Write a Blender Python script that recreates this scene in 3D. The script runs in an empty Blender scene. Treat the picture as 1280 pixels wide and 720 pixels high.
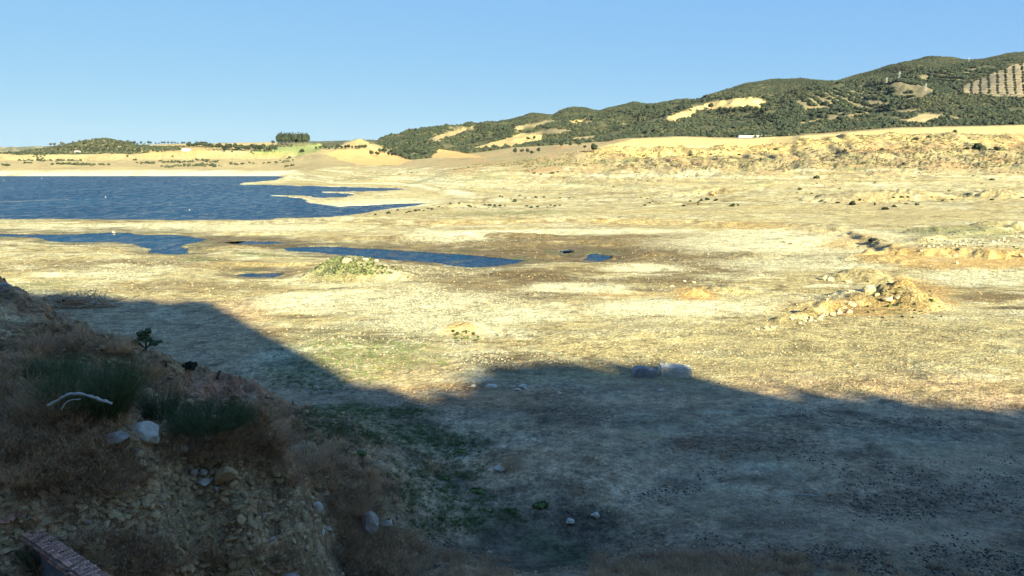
import bpy, math, random
import numpy as np
from mathutils import Vector, Matrix
SC = bpy.context.scene
COL = SC.collection
R = math.radians

# ---------------------------------------------------------------- camera
EYE = 20.0
F = 960.0
TILT = math.atan(160.0 / F)
cd = bpy.data.cameras.new('camera'); cam = bpy.data.objects.new('camera', cd); COL.objects.link(cam)
cam.location = (0, 0, EYE); cam.rotation_euler = (math.pi/2 - TILT, 0, 0)
cd.sensor_width = 36; cd.lens = 27.0; cd.clip_start = 0.1; cd.clip_end = 60000
SC.camera = cam
# ---------------------------------------------------------------- sky, sun, exposure
SUN_EL, SUN_A = R(21.0), R(31.0)          # the sun stands behind the viewer, to the right
sun_dir = Vector((math.sin(SUN_A)*math.cos(SUN_EL), -math.cos(SUN_A)*math.cos(SUN_EL), math.sin(SUN_EL)))
w = bpy.data.worlds.new('World'); SC.world = w; w.use_nodes = True
wn = w.node_tree.nodes; wl = w.node_tree.links; wn.clear()
sky = wn.new('ShaderNodeTexSky'); sky.sky_type = 'NISHITA'; sky.sun_disc = False
sky.sun_elevation = SUN_EL; sky.sun_rotation = math.pi - SUN_A
sky.altitude = 500; sky.air_density = 0.7; sky.dust_density = 0.0; sky.ozone_density = 4.0
# even out the glare towards the horizon, channel by channel
sep = wn.new('ShaderNodeSeparateColor'); cmb = wn.new('ShaderNodeCombineColor'); wl.new(sky.outputs[0], sep.inputs[0])
for i, (ex, k) in enumerate(((.43, 1.07), (.29, 1.97), (.02, 4.45))):
    p_ = wn.new('ShaderNodeMath'); p_.operation = 'POWER'; p_.inputs[1].default_value = ex; wl.new(sep.outputs[i], p_.inputs[0])
    q_ = wn.new('ShaderNodeMath'); q_.operation = 'MULTIPLY'; q_.inputs[1].default_value = k; wl.new(p_.outputs[0], q_.inputs[0]); wl.new(q_.outputs[0], cmb.inputs[i])
bg = wn.new('ShaderNodeBackground'); bg.inputs['Strength'].default_value = 0.0505
wo = wn.new('ShaderNodeOutputWorld')
wl.new(cmb.outputs[0], bg.inputs[0]); wl.new(bg.outputs[0], wo.inputs[0])
ld = bpy.data.lights.new('sun', 'SUN'); sun = bpy.data.objects.new('sun', ld); COL.objects.link(sun)
ld.energy = 5.0; ld.angle = R(0.53); ld.color = (1.0, 0.96, 0.62)
sun.rotation_euler = sun_dir.to_track_quat('Z', 'Y').to_euler(); sun.location = sun_dir*300
SC.view_settings.view_transform = 'Standard'; SC.view_settings.look = 'None'
SC.view_settings.exposure = 1.95; SC.view_settings.gamma = 1.0

# ---------------------------------------------------------------- noise
rs = np.random.RandomState(7)
PERM = rs.permutation(4096); GRX = np.cos(rs.rand(4096)*2*np.pi); GRY = np.sin(rs.rand(4096)*2*np.pi)
GRY = np.sqrt(np.maximum(0, 1-GRX**2))*np.sign(rs.rand(4096)-.5)
def pn(x, y):
    x = np.asarray(x, float); y = np.asarray(y, float)
    xi = np.floor(x).astype(np.int64); yi = np.floor(y).astype(np.int64)
    fx = x-xi; fy = y-yi
    u = fx*fx*fx*(fx*(fx*6-15)+10); v = fy*fy*fy*(fy*(fy*6-15)+10)
    def g(a, b, dx, dy):
        h = PERM[(PERM[a & 4095] + b) & 4095]
        return GRX[h]*dx + GRY[h]*dy
    a = g(xi, yi, fx, fy); b = g(xi+1, yi, fx-1, fy)
    c = g(xi, yi+1, fx, fy-1); d = g(xi+1, yi+1, fx-1, fy-1)
    return (a+(b-a)*u + ((c+(d-c)*u)-(a+(b-a)*u))*v)*1.5
def fbm(x, y, n=4, g=.5, l=2.03):
    s = 0; a = 1; t = 0
    for i in range(n):
        s = s + a*pn(x+i*17.3, y-i*9.7); t += a; a *= g; x = x*l; y = y*l
    return s/t
def ss(a, b, x):
    t = np.clip((x-a)/(b-a), 0, 1); return t*t*(3-2*t)

# ---------------------------------------------------------------- pixel <-> place
ct, st = math.cos(TILT), math.sin(TILT)
def ray(px, py):
    a = (np.asarray(px, float)-640)/F; b = -(np.asarray(py, float)-360)/F
    return a, ct + b*st, -st + b*ct
def at(px, py, Y):
    dx, dy, dz = ray(px, py); return dx/dy*Y, Y+0*dx, EYE+dz/dy*Y
def atz(px, py, z=0.0):
    dx, dy, dz = ray(px, py); t = (z-EYE)/dz; return dx*t, dy*t
def proj(x, y, z):
    dep = y*ct-(z-EYE)*st; dep = np.where(np.abs(dep) < 1e-3, 1e-3, dep)
    return 640+F*x/dep, 360-F*(y*st+(z-EYE)*ct)/dep

# ---------------------------------------------------------------- shape of the land
SKYL = [(-900,196),(-300,196),(0,196),(300,196),(405,190),(418,185),(430,181),(448,173.5),(462,178),(480,184),(500,178),(540,168),(600,158),(640,151),(665,142.5),(690,147),(700,140),(715,135.5),(730,137),(748,142),
        (765,135),(790,129),(810,132),(830,129),(858,125),(872,127),(900,115),(930,107),(960,101),(1000,100),(1040,103),(1080,92),(1130,79),(1165,71.5),(1190,72),(1212,77),(1240,72),(1262,67),(1280,66),(1500,70),(1900,90)]
LAYERS = [
 (75,  [(-900,0,'z'),(1900,0,'z')]),
 (150, [(-900,0,'z'),(1900,0,'z')]),
 (250, [(-900,-.2,'z'),(560,-.2,'z'),(700,0.2,'z'),(1900,1.0,'z')]),
 (350, [(-900,-.4,'z'),(480,-.4,'z'),(600,0.2,'z'),(760,1.5,'z'),(960,3.2,'z'),(1280,4.5,'z'),(1900,6,'z')]),
 (480, [(-900,-.4,'z'),(420,-.4,'z'),(560,0.5,'z'),(640,3.0,'z'),(800,7.5,'z'),(960,10.,'z'),(1280,12.5,'z'),(1900,14,'z')]),
 (640, [(-900,-.4,'z'),(360,-.4,'z'),(480,1.2,'z'),(560,213),(640,206),(720,199),(800,196),(960,193.5),(1000,191),(1060,185),(1120,181),(1280,184),(1900,184)]),
 (690, [(-900,-.4,'z'),(330,-.4,'z'),(400,0,'z'),(480,215),(560,209.5),(640,202),(690,195),(730,187),(750,184.5),(800,183),(900,182.5),(960,182.5),(990,176),(1000,171),(1060,168),(1120,166.5),(1280,165),(1900,165)]),
 (950, [(-900,-.4,'z'),(310,-.4,'z'),(360,0.2,'z'),(420,213),(480,209),(560,201),(640,190),(700,181),(740,180),(780,174),(850,171.5),(900,172.5),(960,174),(1000,170),(1120,162),(1280,158.5),(1900,158)]),
 (1030,[(-900,0.5,'z'),(200,0.5,'z'),(330,1,'z'),(360,215),(420,208),(480,205),(560,198),(640,187),(720,180.5),(800,175.5),(900,175),(960,175),(1120,161),(1280,158),(1900,158)]),
 (1300,[(-900,192),(-100,193),(0,194),(50,194),(100,196),(200,199),(320,199),(400,196),(440,200),(500,199),(560,192),(600,188),(640,182),(720,177),(800,171),(960,165),(1120,156),(1280,151),(1900,150)]),
 (1600,[(-900,192),(0,192.5),(100,193),(160,190),(200,188.5),(320,187.5),(400,184.5),(430,187),(500,192),(545,187),(580,189),(640,176),(720,167),(800,160),(880,156),(960,149),(1040,144),(1120,138),(1280,128),(1900,125)]),
 (2000,[(-900,194),(-50,194),(10,193),(40,189),(70,184),(105,176.5),(130,174.5),(150,177),(172,183),(200,184.5),(320,183),(400,182),(430,187),(480,181),(520,172),(560,166.5),(600,163),(640,163),(680,160),(720,155),(760,152),(800,147),(850,138.5),(880,137),(900,135),(920,131),(960,132),(1000,122),(1040,120),(1120,112),(1200,107),(1280,86),(1900,80)]),
 (2300,[(-900,197),(0,197),(200,186),(400,186),(430,187),(480,184),(560,166),(600,164),(640,164),(720,156),(760,150),(800,143),(850,134),(900,126),(935,122.5),(970,127),(1000,119),(1040,112),(1080,103),(1120,97),(1170,89),(1200,83),(1240,79),(1280,77),(1900,75)]),
 (2600,[(-900,199),(0,199),(400,192),(480,188),(560,171),(640,167),(720,157),(800,147),(900,135),(935,133),(1000,123),(1120,100),(1200,88),(1280,82),(1900,80)]),
 (3300,SKYL),
 (3900,[(p, y+9) for p, y in SKYL]),
 (5500,[(-900,200),(1900,150)]),
 (12000,[(-900,200),(1900,192)]),
]
UG = np.linspace(-1.6, 1.6, 1601)
lay_y = np.array([l[0] for l in LAYERS], float)
lay_z = []
for Y, pts in LAYERS:
    us, zs = [], []
    for p in pts:
        if len(p) == 3:
            us.append((p[0]-640)/F/ct); zs.append(p[1])
        else:
            x, _, z = at(p[0], p[1], Y); us.append(x/Y); zs.append(z)
    zz = np.interp(UG, us, zs)
    k = np.exp(-np.linspace(-2, 2, 13)**2); k /= k.sum()
    zz = np.convolve(np.pad(zz, 6, mode='edge'), k, mode='valid')
    lay_z.append(zz)
lay_z = np.array(lay_z)
lt = np.log(lay_y)
_h = np.diff(lt)[:, None]; _d = np.diff(lay_z, axis=0)/_h
_m = np.zeros_like(lay_z)
_p = _d[:-1]*_d[1:]
_m[1:-1] = np.where(_p > 0, 2*_p/(_d[:-1]+_d[1:]+1e-12*np.sign(_d[:-1]+_d[1:]+1e-30)), 0)
# far ridge crests stay round
def layer_z(x, y):
    y = np.maximum(y, 75.0); u = np.clip(x/y, -1.59, 1.59); t = np.log(np.minimum(y, 11999))
    k = np.clip(np.searchsorted(lt, t, side='right')-1, 0, len(lt)-2)
    f = (u-UG[0])/(UG[1]-UG[0]); i = np.clip(f.astype(int), 0, len(UG)-2); f = f-i
    def g(T, kk): return T[kk, i]*(1-f)+T[kk, i+1]*f
    h = lt[k+1]-lt[k]; s = (t-lt[k])/h
    a = g(lay_z, k); b = g(lay_z, k+1); ma = g(_m, k)*h; mb = g(_m, k+1)*h
    return (2*s**3-3*s**2+1)*a+(s**3-2*s**2+s)*ma+(-2*s**3+3*s**2)*b+(s**3-s**2)*mb

# near bank: heights at picked places, thin-plate spline through them
NEAR = [(0,352,44),(40,372,44),(70,395,43),(105,412,42.5),(140,428,42),(190,445,42),(215,458,43),(240,470,44),(270,470,46),(300,474,47.5),(320,486,49),(335,500,50),(365,510,54),
 (60,440,36),(20,470,33),(100,500,31),(150,520,30),(185,548,28),(30,560,25),(0,600,24),(250,510,34),(230,480,39),(200,500,34),(300,540,36),(350,560,40),(390,560,43),(200,600,27),(100,620,25),(280,600,29.5),(310,590,30.5),(340,588,31),
 (360,600,31.6),(395,640,33),(385,668,31.5),(300,680,28.5),(345,685,30),(410,700,33.3),(450,600,38),(440,560,42.5),(450,650,36.3),(480,715,34.5),(430,530,49),(500,560,48.5),(550,600,47.5),
 (560,680,38.5),(640,715,36),(200,690,26),(100,690,24),(0,660,23.5),(40,650,24),(260,716,28),(150,716,24.5),(340,716,30)]
NP_ = [tuple(float(v) for v in at(*p)) for p in NEAR]
NP_ += [(-46,55,3),(-36,54,2.5),(-28,53,1.8),(-22,56,.8),(-15,60,.2),(-60,50,7),(-50,40,14),(-40,30,14.5),(-35,20,14),(-28,12,14),(-60,20,18),(-60,65,1),(-45,70,0),(-90,60,4),(-90,30,16),
 (-12,16,9),(0,14,8.5),(12,16,7),(25,18,5.5),(40,18,5.5),(8,26,2.8),(20,28,2.0),(35,28,1.8),(0,27,3.0),(-3,33,1.4),(12,34,.5),(30,36,.2),(60,36,.6),(60,20,5),(90,30,3),
 (0,0,16.5),(20,0,14),(-20,0,16),(50,0,12),(90,0,12),(-50,0,20),(-90,0,24),
 (0,48,0.1),(15,45,0),(30,48,0),(60,55,0),(-8,52,0.6),(0,60,0),(30,62,0),(-10,66,0),(-25,72,0),(90,70,0),(0,80,0),(40,80,0),(-40,85,0),(-80,90,0),(80,90,0)]
NP_ = np.array(NP_)
def _U(r2): return np.where(r2 > 0, r2*np.log(r2+1e-9), 0)
_n = len(NP_)
_K = _U(((NP_[:, None, :2]-NP_[None, :, :2])**2).sum(-1)) + np.eye(_n)*1.0
_P = np.c_[np.ones(_n), NP_[:, :2]]
_A = np.zeros((_n+3, _n+3)); _A[:_n, :_n] = _K; _A[:_n, _n:] = _P; _A[_n:, :_n] = _P.T
_W = np.linalg.solve(_A, np.r_[NP_[:, 2], 0, 0, 0])
def near_z(x, y):
    out = _W[_n]+_W[_n+1]*x+_W[_n+2]*y
    for i in range(_n): out = out + _W[i]*_U((x-NP_[i, 0])**2+(y-NP_[i, 1])**2)
    return out

def near_hit(px, py):
    dx, dy, dz = ray(px, py); Y = np.arange(17, 70, .1); g_ = near_z(dx/dy*Y, Y) > EYE+dz/dy*Y; k = int(np.argmax(g_)) if g_.any() else 200
    return float(dx/dy*Y[k]), float(Y[k])
LUMPS = [(*near_hit(325, 655), 2.6, 2.0, 1.5), (*near_hit(268, 650), 2.3, 1.5, .8), (*near_hit(175, 640), 1.8, 1.2, .45), (*near_hit(85, 480), 2.5, 2.0, .6), (*near_hit(150, 455), 2.2, 2.0, .5)]
def inside(poly, X, Y):
    res = np.zeros(np.shape(X), bool); n = len(poly)
    for i in range(n):
        x1, y1 = poly[i]; x2, y2 = poly[(i+1) % n]
        if y1 == y2: continue
        c = ((y1 > Y) != (y2 > Y)) & (X < (x2-x1)*(Y-y1)/(y2-y1)+x1); res ^= c
    return res
WL = -1.0
LAKE = [(-900,219.6),(350,219.6),(356,221),(340,225),(305,227.5),(290,231),(340,232),(430,234),(500,235.5),(510,237),(470,238.8),(400,239),(395,241),(440,243),(432,246),(405,247),(380,243.5),(338,243),(334,245),(375,248),(384,253),(400,256),(425,258.5),(460,257.5),(510,254.5),(532,254),(520,257),(490,260),(470,264),(430,270),(410,272),(345,272),(330,275),(240,274.5),(190,274.8),(100,273.5),(-900,272)]
POND_A = [(-900,291),(0,292),(30,292.5),(75,293.5),(110,292),(140,290.5),(160,291.5),(180,294),(215,293.5),(240,296),(258,299),(250,303),(232,306),(226,309),(236,311),(235,315),(240,317),(225,319),(205,318.5),(182,316.5),(190,312),(180,310),(168,306),(140,303),(112,304),(80,304),(60,302),(45,297.5),(0,296),(-900,296)]
POND_B = [(350,310),(380,308.5),(420,309),(470,311),(520,314.5),(560,317),(600,320),(640,324),(660,326),(645,330),(620,334),(590,336),(570,334),(545,330),(500,327),(470,324),(430,320),(390,316),(360,314)]
POND_C = [(728,326),(735,318),(742,316),(752,318),(766,321),(764,325),(745,327.5)]
POND_D = [(290,344.5),(310,341.5),(350,341.5),(356,344.5),(340,348),(310,347.5)]
POND_E = [(280,303),(300,301.5),(345,302),(360,304),(330,305.5),(290,305.5)]
POND_F = [(700,314),(712,312.5),(716,315),(705,317)]
PONDS = [('lake', LAKE), ('stream', POND_A), ('stream', POND_B), ('pool', POND_C), ('pool', POND_D), ('pool', POND_E), ('pool', POND_F)]
def polydist(poly, X, Y, ky):
    """signed distance in px (rows stretched by ky); positive inside"""
    d = np.full(np.shape(X), 1e9); n = len(poly)
    for i in range(n):
        ax, ay = poly[i]; bx, by = poly[(i+1) % n]; ex, ey = bx-ax, (by-ay)*ky; L = ex*ex+ey*ey+1e-9
        t = np.clip(((X-ax)*ex+(Y-ay)*ky*ey)/L, 0, 1)
        d = np.minimum(d, np.hypot(X-ax-t*ex, (Y-ay)*ky-t*ey))
    return np.where(inside(poly, X, Y), d, -d)
TERR = [(-900,262),(300,264),(440,276),(540,279.5),(640,279),(700,277.5),(780,279),(850,281),(900,283.5),(985,286),(1030,290),(1062,296),(1085,306),(1100,312),(1125,317),(1180,320),(1230,322),(1280,324),(1900,330)]
# mounds: px, py of the foot line, half width m, half depth m, height m, kind
MOUNDS = [(430,349,13,9,3.3,'m'),(360,340,5,5,1.2,'m'),(497,352,6,3,1.0,'m'),(575,416,5.,3.2,.9,'m'),(676,319,6.5,7,1.9,'m'),(790,322,9,8,1.0,'m'),(1143,382,4.6,4.2,2.9,'c'),(1165,388,4.5,3.5,1.3,'m'),
 (1090,380,7,6,1.5,'m'),(1020,388,5,3.5,.8,'m'),(1100,352,8,8,1.6,'m'),(870,370,4.0,4,1.1,'m'),(915,367,6,5,.9,'m'),(1200,300,22,9,1.6,'m'),(1270,296,16,10,2.2,'m'),(1090,262,34,16,3.0,'m'),(1165,262,24,16,2.6,'m'),(1262,262,18,16,3.4,'m'),
 (640,256,45,22,1.6,'m'),(560,262,26,14,1.6,'m'),(840,255,26,14,2.0,'m'),(895,252,28,14,2.4,'m'),(400,251.5,22,20,1.4,'m'),(460,246,30,30,1.2,'m'),(330,278,16,8,1.4,'m'),(405,275,30,6,1.3,'m'),
 (1000,305,10,8,.8,'m'),(940,322,8,6,.7,'m'),(1120,330,10,7,1.0,'m'),(830,425,9,6,.35,'m'),(520,300,16,8,1.0,'m'),(560,296,14,8,1.2,'m'),(640,298,20,8,1.0,'m'),(95,372,6,4,.8,'m')]
RIDGES = [((975,401),(1012,393),(1048,382),1.0,.9),((1148,309),(1200,302),(1280,296),1.3,2.0),((1060,326),(1085,318),(1125,312),1.0,1.2)]
def height(x, y):
    x = np.asarray(x, float); y = np.asarray(y, float)
    yy = np.maximum(y, 1.0)
    fx, fy = proj(x, yy, 0.0)
    base = layer_z(x, yy)
    # hills: gullies and shoulders
    far = ss(1050, 1500, yy)
    rid = 1-np.abs(fbm(x/300+3, y/520, 5))*2
    base = base + far*(rid-.55)*46*(1-.75*ss(.50, .56, x/yy))*ss(-.3, -.15, x/yy)*ss(1150, 1900, yy)*(1-.75*ss(2600, 3300, yy)) + far*fbm(x/60, y/60, 3)*5
    mid = ss(420, 640, yy)*(1-ss(690, 705, yy))*ss(.02, .2, x/yy)
    base = base + mid*(fbm(x/28, y/45, 4)*5.5 - np.abs(fbm(x/14+5, y/90, 3))*5.0)
    base = base + ss(250, 500, yy)*(1-far)*fbm(x/50, y/22, 3)*.9*ss(-.2, .1, x/yy)
    # stranded shorelines: small steps
    stp = ss(280, 420, yy)*(1-ss(600, 650, yy))*ss(-.05, .1, x/yy)
    base = base + stp*.38*np.sin(base*5.0+fbm(x/60, y/60, 3)*3)
    # terrace
    tx = np.interp(fx, [p[0] for p in TERR], [p[1] for p in TERR])
    wob = fbm(x/9, y/9, 3)*2.2+fbm(x/2.5, y/2.5, 2)*.9
    tamp = np.interp(fx, [-900, 300, 480, 800, 1000, 1085, 1150, 1300, 1900], [.0, .2, .8, 1.0, 1.0, 1.05, 1.35, 1.7, 1.7])
    TW = np.interp(fx, [900, 1030, 1085, 1130], [1.1, 3.4, 3.0, 1.5])
    T = ss(-TW, TW, tx-fy+wob*np.interp(fx, [600, 1000, 1100], [.6, .9, 1.5]))
    base = base + T*tamp*(1-ss(300, 520, yy))*(1+fbm(x/3.2, y/5, 3)*1.6*T*(1-T)*2)
    bed = 1-ss(500, 900, yy)
    base = base + bed*(fbm(x/26, y/20, 4)*.55*ss(80, 160, yy) + fbm(x/5.5, y/4.5, 4)*.22)
    for px, py, rx, ry, h, k in MOUNDS:
        cx, cy = atz(px, py); cy = cy+ry*.6
        d = np.hypot((x-cx)/rx, (y-cy)/ry) + fbm(x/3.1+px, y/3.1, 3)*.28
        base = base + h*((1-ss(0, 1, d)) if k == 'm' else np.clip(1-d, 0, 1)**.95*1.1)
    for a, b, c, h, wd in RIDGES:
        for p, q in ((a, b), (b, c)):
            x1, y1 = atz(*p); x2, y2 = atz(*q); L = (x2-x1)**2+(y2-y1)**2
            t = ((x-x1)*(x2-x1)+(y-y1)*(y2-y1))/L; tc = np.clip(t, 0, 1)
            d = np.hypot(x-x1-tc*(x2-x1), y-y1-tc*(y2-y1))
            base = base + h*.6*np.exp(-(d/wd)**2)
    # water bodies cut into the bed
    wx, wy = proj(x, yy, WL)
    ok = (wy > 200) & (wy < 360)
    jit = fbm(x/14, y/14, 4)*6
    for nme, poly in PONDS:
        ky = 5.0 if nme == 'lake' else 4.0
        lo = min(p[1] for p in poly)-6; hi = max(p[1] for p in poly)+6
        sel = ok & (wy > lo) & (wy < hi)
        if not sel.any(): continue
        d = polydist(poly, wx[sel], wy[sel], ky)+jit[sel]
        W_ = 14.0 if nme == 'lake' else 5.0
        if nme != 'lake': d = d - jit[sel]*(.72 if nme == 'pool' else .35) + fbm(x[sel]/9, y[sel]/2.2, 3)*2.5
        if nme == 'pool': d = d + fbm(x[sel]/3.5, y[sel]/3.5, 3)*3
        m = ss(-W_, W_*.6, d); b = base[sel]
        base[sel] = np.where(d < W_*.6, b*(1-m)+(WL+(-1.0 if nme == 'lake' else -.55))*m, np.minimum(b, WL-.55-(1.0 if nme == 'lake' else 0)))
        flat = ss(-60, -6, d)*(1-m)*(.9 if nme != 'lake' else .6)
        base[sel] = base[sel]*(1-flat)+(WL+.14)*flat
    # near bank
    nb = 1-ss(66, 84, yy+np.abs(x)*.0)
    if (nb > 0).any():
        s = nb > 0
        nz = near_z(x[s], np.maximum(y[s], -30))
        xs, ys = x[s], y[s]
        rel = ss(.6, 4, nz)
        nz = nz + rel*(fbm(xs/4, ys/4, 4)*.8+fbm(xs/.45, ys/.45, 3)*.12+(.5-np.abs(fbm(xs/1.7, ys/1.7, 3))*2)*.38+fbm(xs/.6, ys/.6, 3)*.14) + fbm(xs/7, ys/5, 4)*.3*(1-rel) + fbm(xs/1.5, ys/1.5, 3)*.07
        # eroded lump of earth on the slope, flat on top, steep towards the viewer and to the right
        for lx, ly, rx, ry, hh in LUMPS:
            d = np.hypot((xs-lx)/rx, (ys-ly)/ry)+fbm(xs/1.2+lx, ys/1.2, 4)*.30
            nz = nz + hh*(1-ss(.62, .95, d))*(1+fbm(xs/.7, ys/.7, 3)*.2)
        st_ = nz*1.1+fbm(xs/5, ys/5, 2); nz = nz + ss(.6, 4, nz)*.16*np.sin(st_*5.5)
        base[s] = base[s]*(1-nb[s]) + nz*nb[s]
    return base

# ---------------------------------------------------------------- the ground sheet
def axis_u():
    a = np.linspace(-.80, .80, 900)
    b = .8+np.cumsum(np.linspace(.004, .25, 26))
    return np.r_[-b[::-1], a, b]
def axis_y():
    ys = [16.0]
    while ys[-1] < 11500:
        y = ys[-1]
        r = .0042 if y < 70 else 0.0045 if y < 170 else .0055 if y < 330 else .009 if y < 600 else .0038 if y < 700 else .012 if y < 3500 else .05
        ys.append(y*(1+r))
    return np.array(ys)
UU, YY = axis_u(), axis_y()
GX = UU[None, :]*YY[:, None]; GY = np.repeat(YY[:, None], len(UU), 1)
GZ = height(GX.ravel(), GY.ravel()).reshape(GX.shape)

# what can be seen: running maximum of the viewing slope, along each column
_sl = (GZ-EYE)/GY
_vis = np.maximum.accumulate(_sl, axis=0)
def hit(px, py):
    """first place where the line of sight through a pixel meets the ground"""
    dx, dy, dz = ray(px, py); u = dx/dy; s = dz/dy
    y0, y1 = 16.0, 9000.0
    j = int(np.clip(np.searchsorted(UU, u), 1, len(UU)-1))
    col = _vis[:, j]
    near_u = np.abs(u)
    k = int(np.argmax(col > s)) if (col > s).any() else int(np.argmax(col))
    Y = YY[max(k, 1)]; Yp = YY[max(k-1, 0)]
    if (col > s).any() and k > 0:
        a, b = _sl[k-1, j], _sl[k, j]; t = np.clip((s-a)/(b-a+1e-9), 0, 1); Y = Yp+(Y-Yp)*t
    x = u*Y
    return x, Y, float(height(np.array([x]), np.array([Y]))[0])
def seen(x, y, z, slack=.004):
    u = x/y; j = np.clip(np.searchsorted(UU, u), 0, len(UU)-1); k = np.clip(np.searchsorted(YY, y)-1, 0, len(YY)-1)
    return (z-EYE)/y > _vis[k, j]-slack
def gz(x, y): return float(height(np.array([x]), np.array([y]))[0])

def mesh_np(name, v, f, mat=None, smooth=True):
    me = bpy.data.meshes.new(name); v = np.asarray(v, np.float32); f = np.asarray(f, np.int32)
    me.vertices.add(len(v)); me.vertices.foreach_set('co', v.ravel())
    k = f.shape[1]
    me.loops.add(f.size); me.loops.foreach_set('vertex_index', f.ravel())
    me.polygons.add(len(f)); me.polygons.foreach_set('loop_start', np.arange(len(f), dtype=np.int32)*k)
    me.update(calc_edges=True)
    me.polygons.foreach_set('use_smooth', np.full(len(f), smooth))
    if mat: me.materials.append(mat)
    return me
def add(name, data, parent=None, kind=None, label=None, cat=None, group=None, loc=None):
    o = bpy.data.objects.new(name, data); COL.objects.link(o)
    if parent: o.parent = parent
    if kind: o['kind'] = kind
    if label: o['label'] = label
    if cat: o['category'] = cat
    if group: o['group'] = group
    if loc is not None: o.location = loc
    return o
def grid_faces(ny, nx):
    i = np.arange(ny-1)[:, None]*nx+np.arange(nx-1)[None, :]
    return np.stack([i, i+1, i+nx+1, i+nx], -1).reshape(-1, 4)

# ---- colour of the soil at each place (what it is made of, plus painted foreground and crevice shade)
C_SAND = np.array((.40, .325, .165)); C_PALE = np.array((.64, .585, .39)); C_MUD = np.array((.17, .12, .06)); C_OCH = np.array((.46, .30, .12))
C_SILT = np.array((.56, .38, .215)); C_SHADE_SILTG = np.array((.51, .355, .215))  # silt warmed to offset the blue fill light in the shade
C_GREEN = np.array((.15, .165, .075)); C_GREY = np.array((.25, .245, .215)); C_DARK = np.array((.10, .078, .052)); C_FIELD = np.array((.62, .45, .20))
C_FOR = np.array((.075, .075, .04)); C_SCRUB = np.array((.36, .28, .15)); C_BANK = np.array((.43, .245, .115)); C_CLIFF = np.array((.50, .36, .15))
BLOBS = [ # px, py, rx, ry, colour, strength, on the lakebed
 (700,316,280,13,C_MUD,.75),(860,336,140,7,C_MUD,.7),(320,303,90,4,C_MUD,.7),(640,296,220,4,C_MUD*1.3,.5),(450,335,200,6,C_MUD*1.4,.4),
 (760,303,200,15,C_MUD,.55),(620,316,170,7,C_MUD,.6),(560,300,140,5,C_MUD,.45),(300,296,80,4,C_MUD,.6),(230,328,120,5,C_MUD,.35),(230,358,110,7,C_MUD,.45),(120,330,130,7,C_MUD,.35),
 (880,325,150,8,C_MUD,.5),(1000,330,120,5,C_MUD,.4),(660,345,80,10,C_MUD,.85),(620,372,80,6,C_MUD,.6),(600,365,60,16,C_MUD,.55),(690,368,60,4,C_MUD,.5),(510,379,28,3.2,C_MUD,.9),(690,352,60,12,C_MUD,.6),
 (840,350,70,6,C_MUD,.6),(730,352,70,4,C_MUD,.6),(790,368,60,4,C_OCH,.5),(1100,343,90,8,C_SAND,.6),(1240,372,70,6,C_MUD,.75),(1265,385,50,2.5,C_DARK,.8),
 (980,305,160,14,C_PALE,.6),(700,290,180,4,C_PALE,.7),(950,292,60,5,C_PALE,.7),(1010,330,120,10,C_PALE,.5),(1220,348,90,10,C_PALE,.8),(720,360,70,7,C_PALE,.7),(850,385,140,12,C_PALE,.7),(650,395,60,10,C_PALE,.6),
 (800,335,60,5,C_PALE,.6),(500,375,160,14,C_PALE,.55),(380,378,90,12,C_PALE,.55),(430,352,80,7,C_PALE,.6),(560,405,80,12,C_PALE,.5),(150,300,200,5,C_PALE,.1),(150,331,25,3,C_PALE,.9),(70,344,40,3,C_PALE,.7),(130,344,28,2.5,C_PALE,.8),
 (200,283,260,5,C_PALE,.45),(520,268,100,6,C_SAND,.6),(760,270,300,5,C_SAND,.3),(1150,278,150,9,C_SAND,.6),(560,296,60,6,C_PALE,.7),
 (450,425,110,20,C_GREEN,.22),(390,455,60,15,C_GREEN,.3),(500,448,60,14,C_GREEN,.22),(455,520,90,14,C_GREEN,.6),(500,545,90,14,C_GREEN,.5),(440,335,60,7,C_GREEN,.35),(575,416,24,5,C_OCH,.8),(640,270,90,3,C_GREEN,.35),
 (255,325,30,3,C_GREEN,.8),(330,318,40,3,C_GREEN,.6),(440,305,60,2,C_DARK,.4),(60,360,50,10,C_GREEN,.3),
 (1040,385,90,10,C_OCH,.4),(1145,360,38,14,C_OCH,.8),(1120,322,60,6,C_OCH,.75),(1240,329,60,5,C_OCH,.8),(1160,333,40,5,C_OCH,.6),(870,367,26,8,C_OCH,.8),(1060,305,40,7,C_OCH,.5),(1200,300,70,6,C_GREEN,.45),(1120,385,50,12,C_GREEN,.3),
 (1060,430,300,40,C_SAND,.65),(1080,485,190,10,C_MUD,.3),(1000,345,50,8,C_SAND,.5),(960,270,200,5,C_SAND,.5),(1090,262,60,6,C_SCRUB,.5),(1262,262,50,6,C_SCRUB,.5),
 (640,500,90,14,C_BANK,.75),(560,484,60,5,C_OCH,.4),(720,520,60,12,C_MUD,.5),(920,560,90,9,C_MUD,.5),(950,600,60,8,C_MUD,.4),(1080,572,50,5,C_MUD,.4),(640,570,70,10,C_BANK,.5),
 (1130,545,120,10,C_PALE*.6,.6),(720,505,50,10,C_SILT*1.1,.7),(850,700,260,16,C_DARK,.75),(1150,378,46,13,C_OCH,1),(1085,388,60,9,C_OCH*.9,.8),(1210,331,90,7,C_OCH,1),(1110,325,40,7,C_OCH*.9,.9),(870,370,26,6,C_OCH,1),(430,350,60,6,C_SAND*.9,.8),(430,347,50,5,C_GREEN*1.1,.6),(600,700,150,16,C_MUD,.5),(1150,640,240,60,C_SHADE_SILTG*.8,.5),
]
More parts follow.
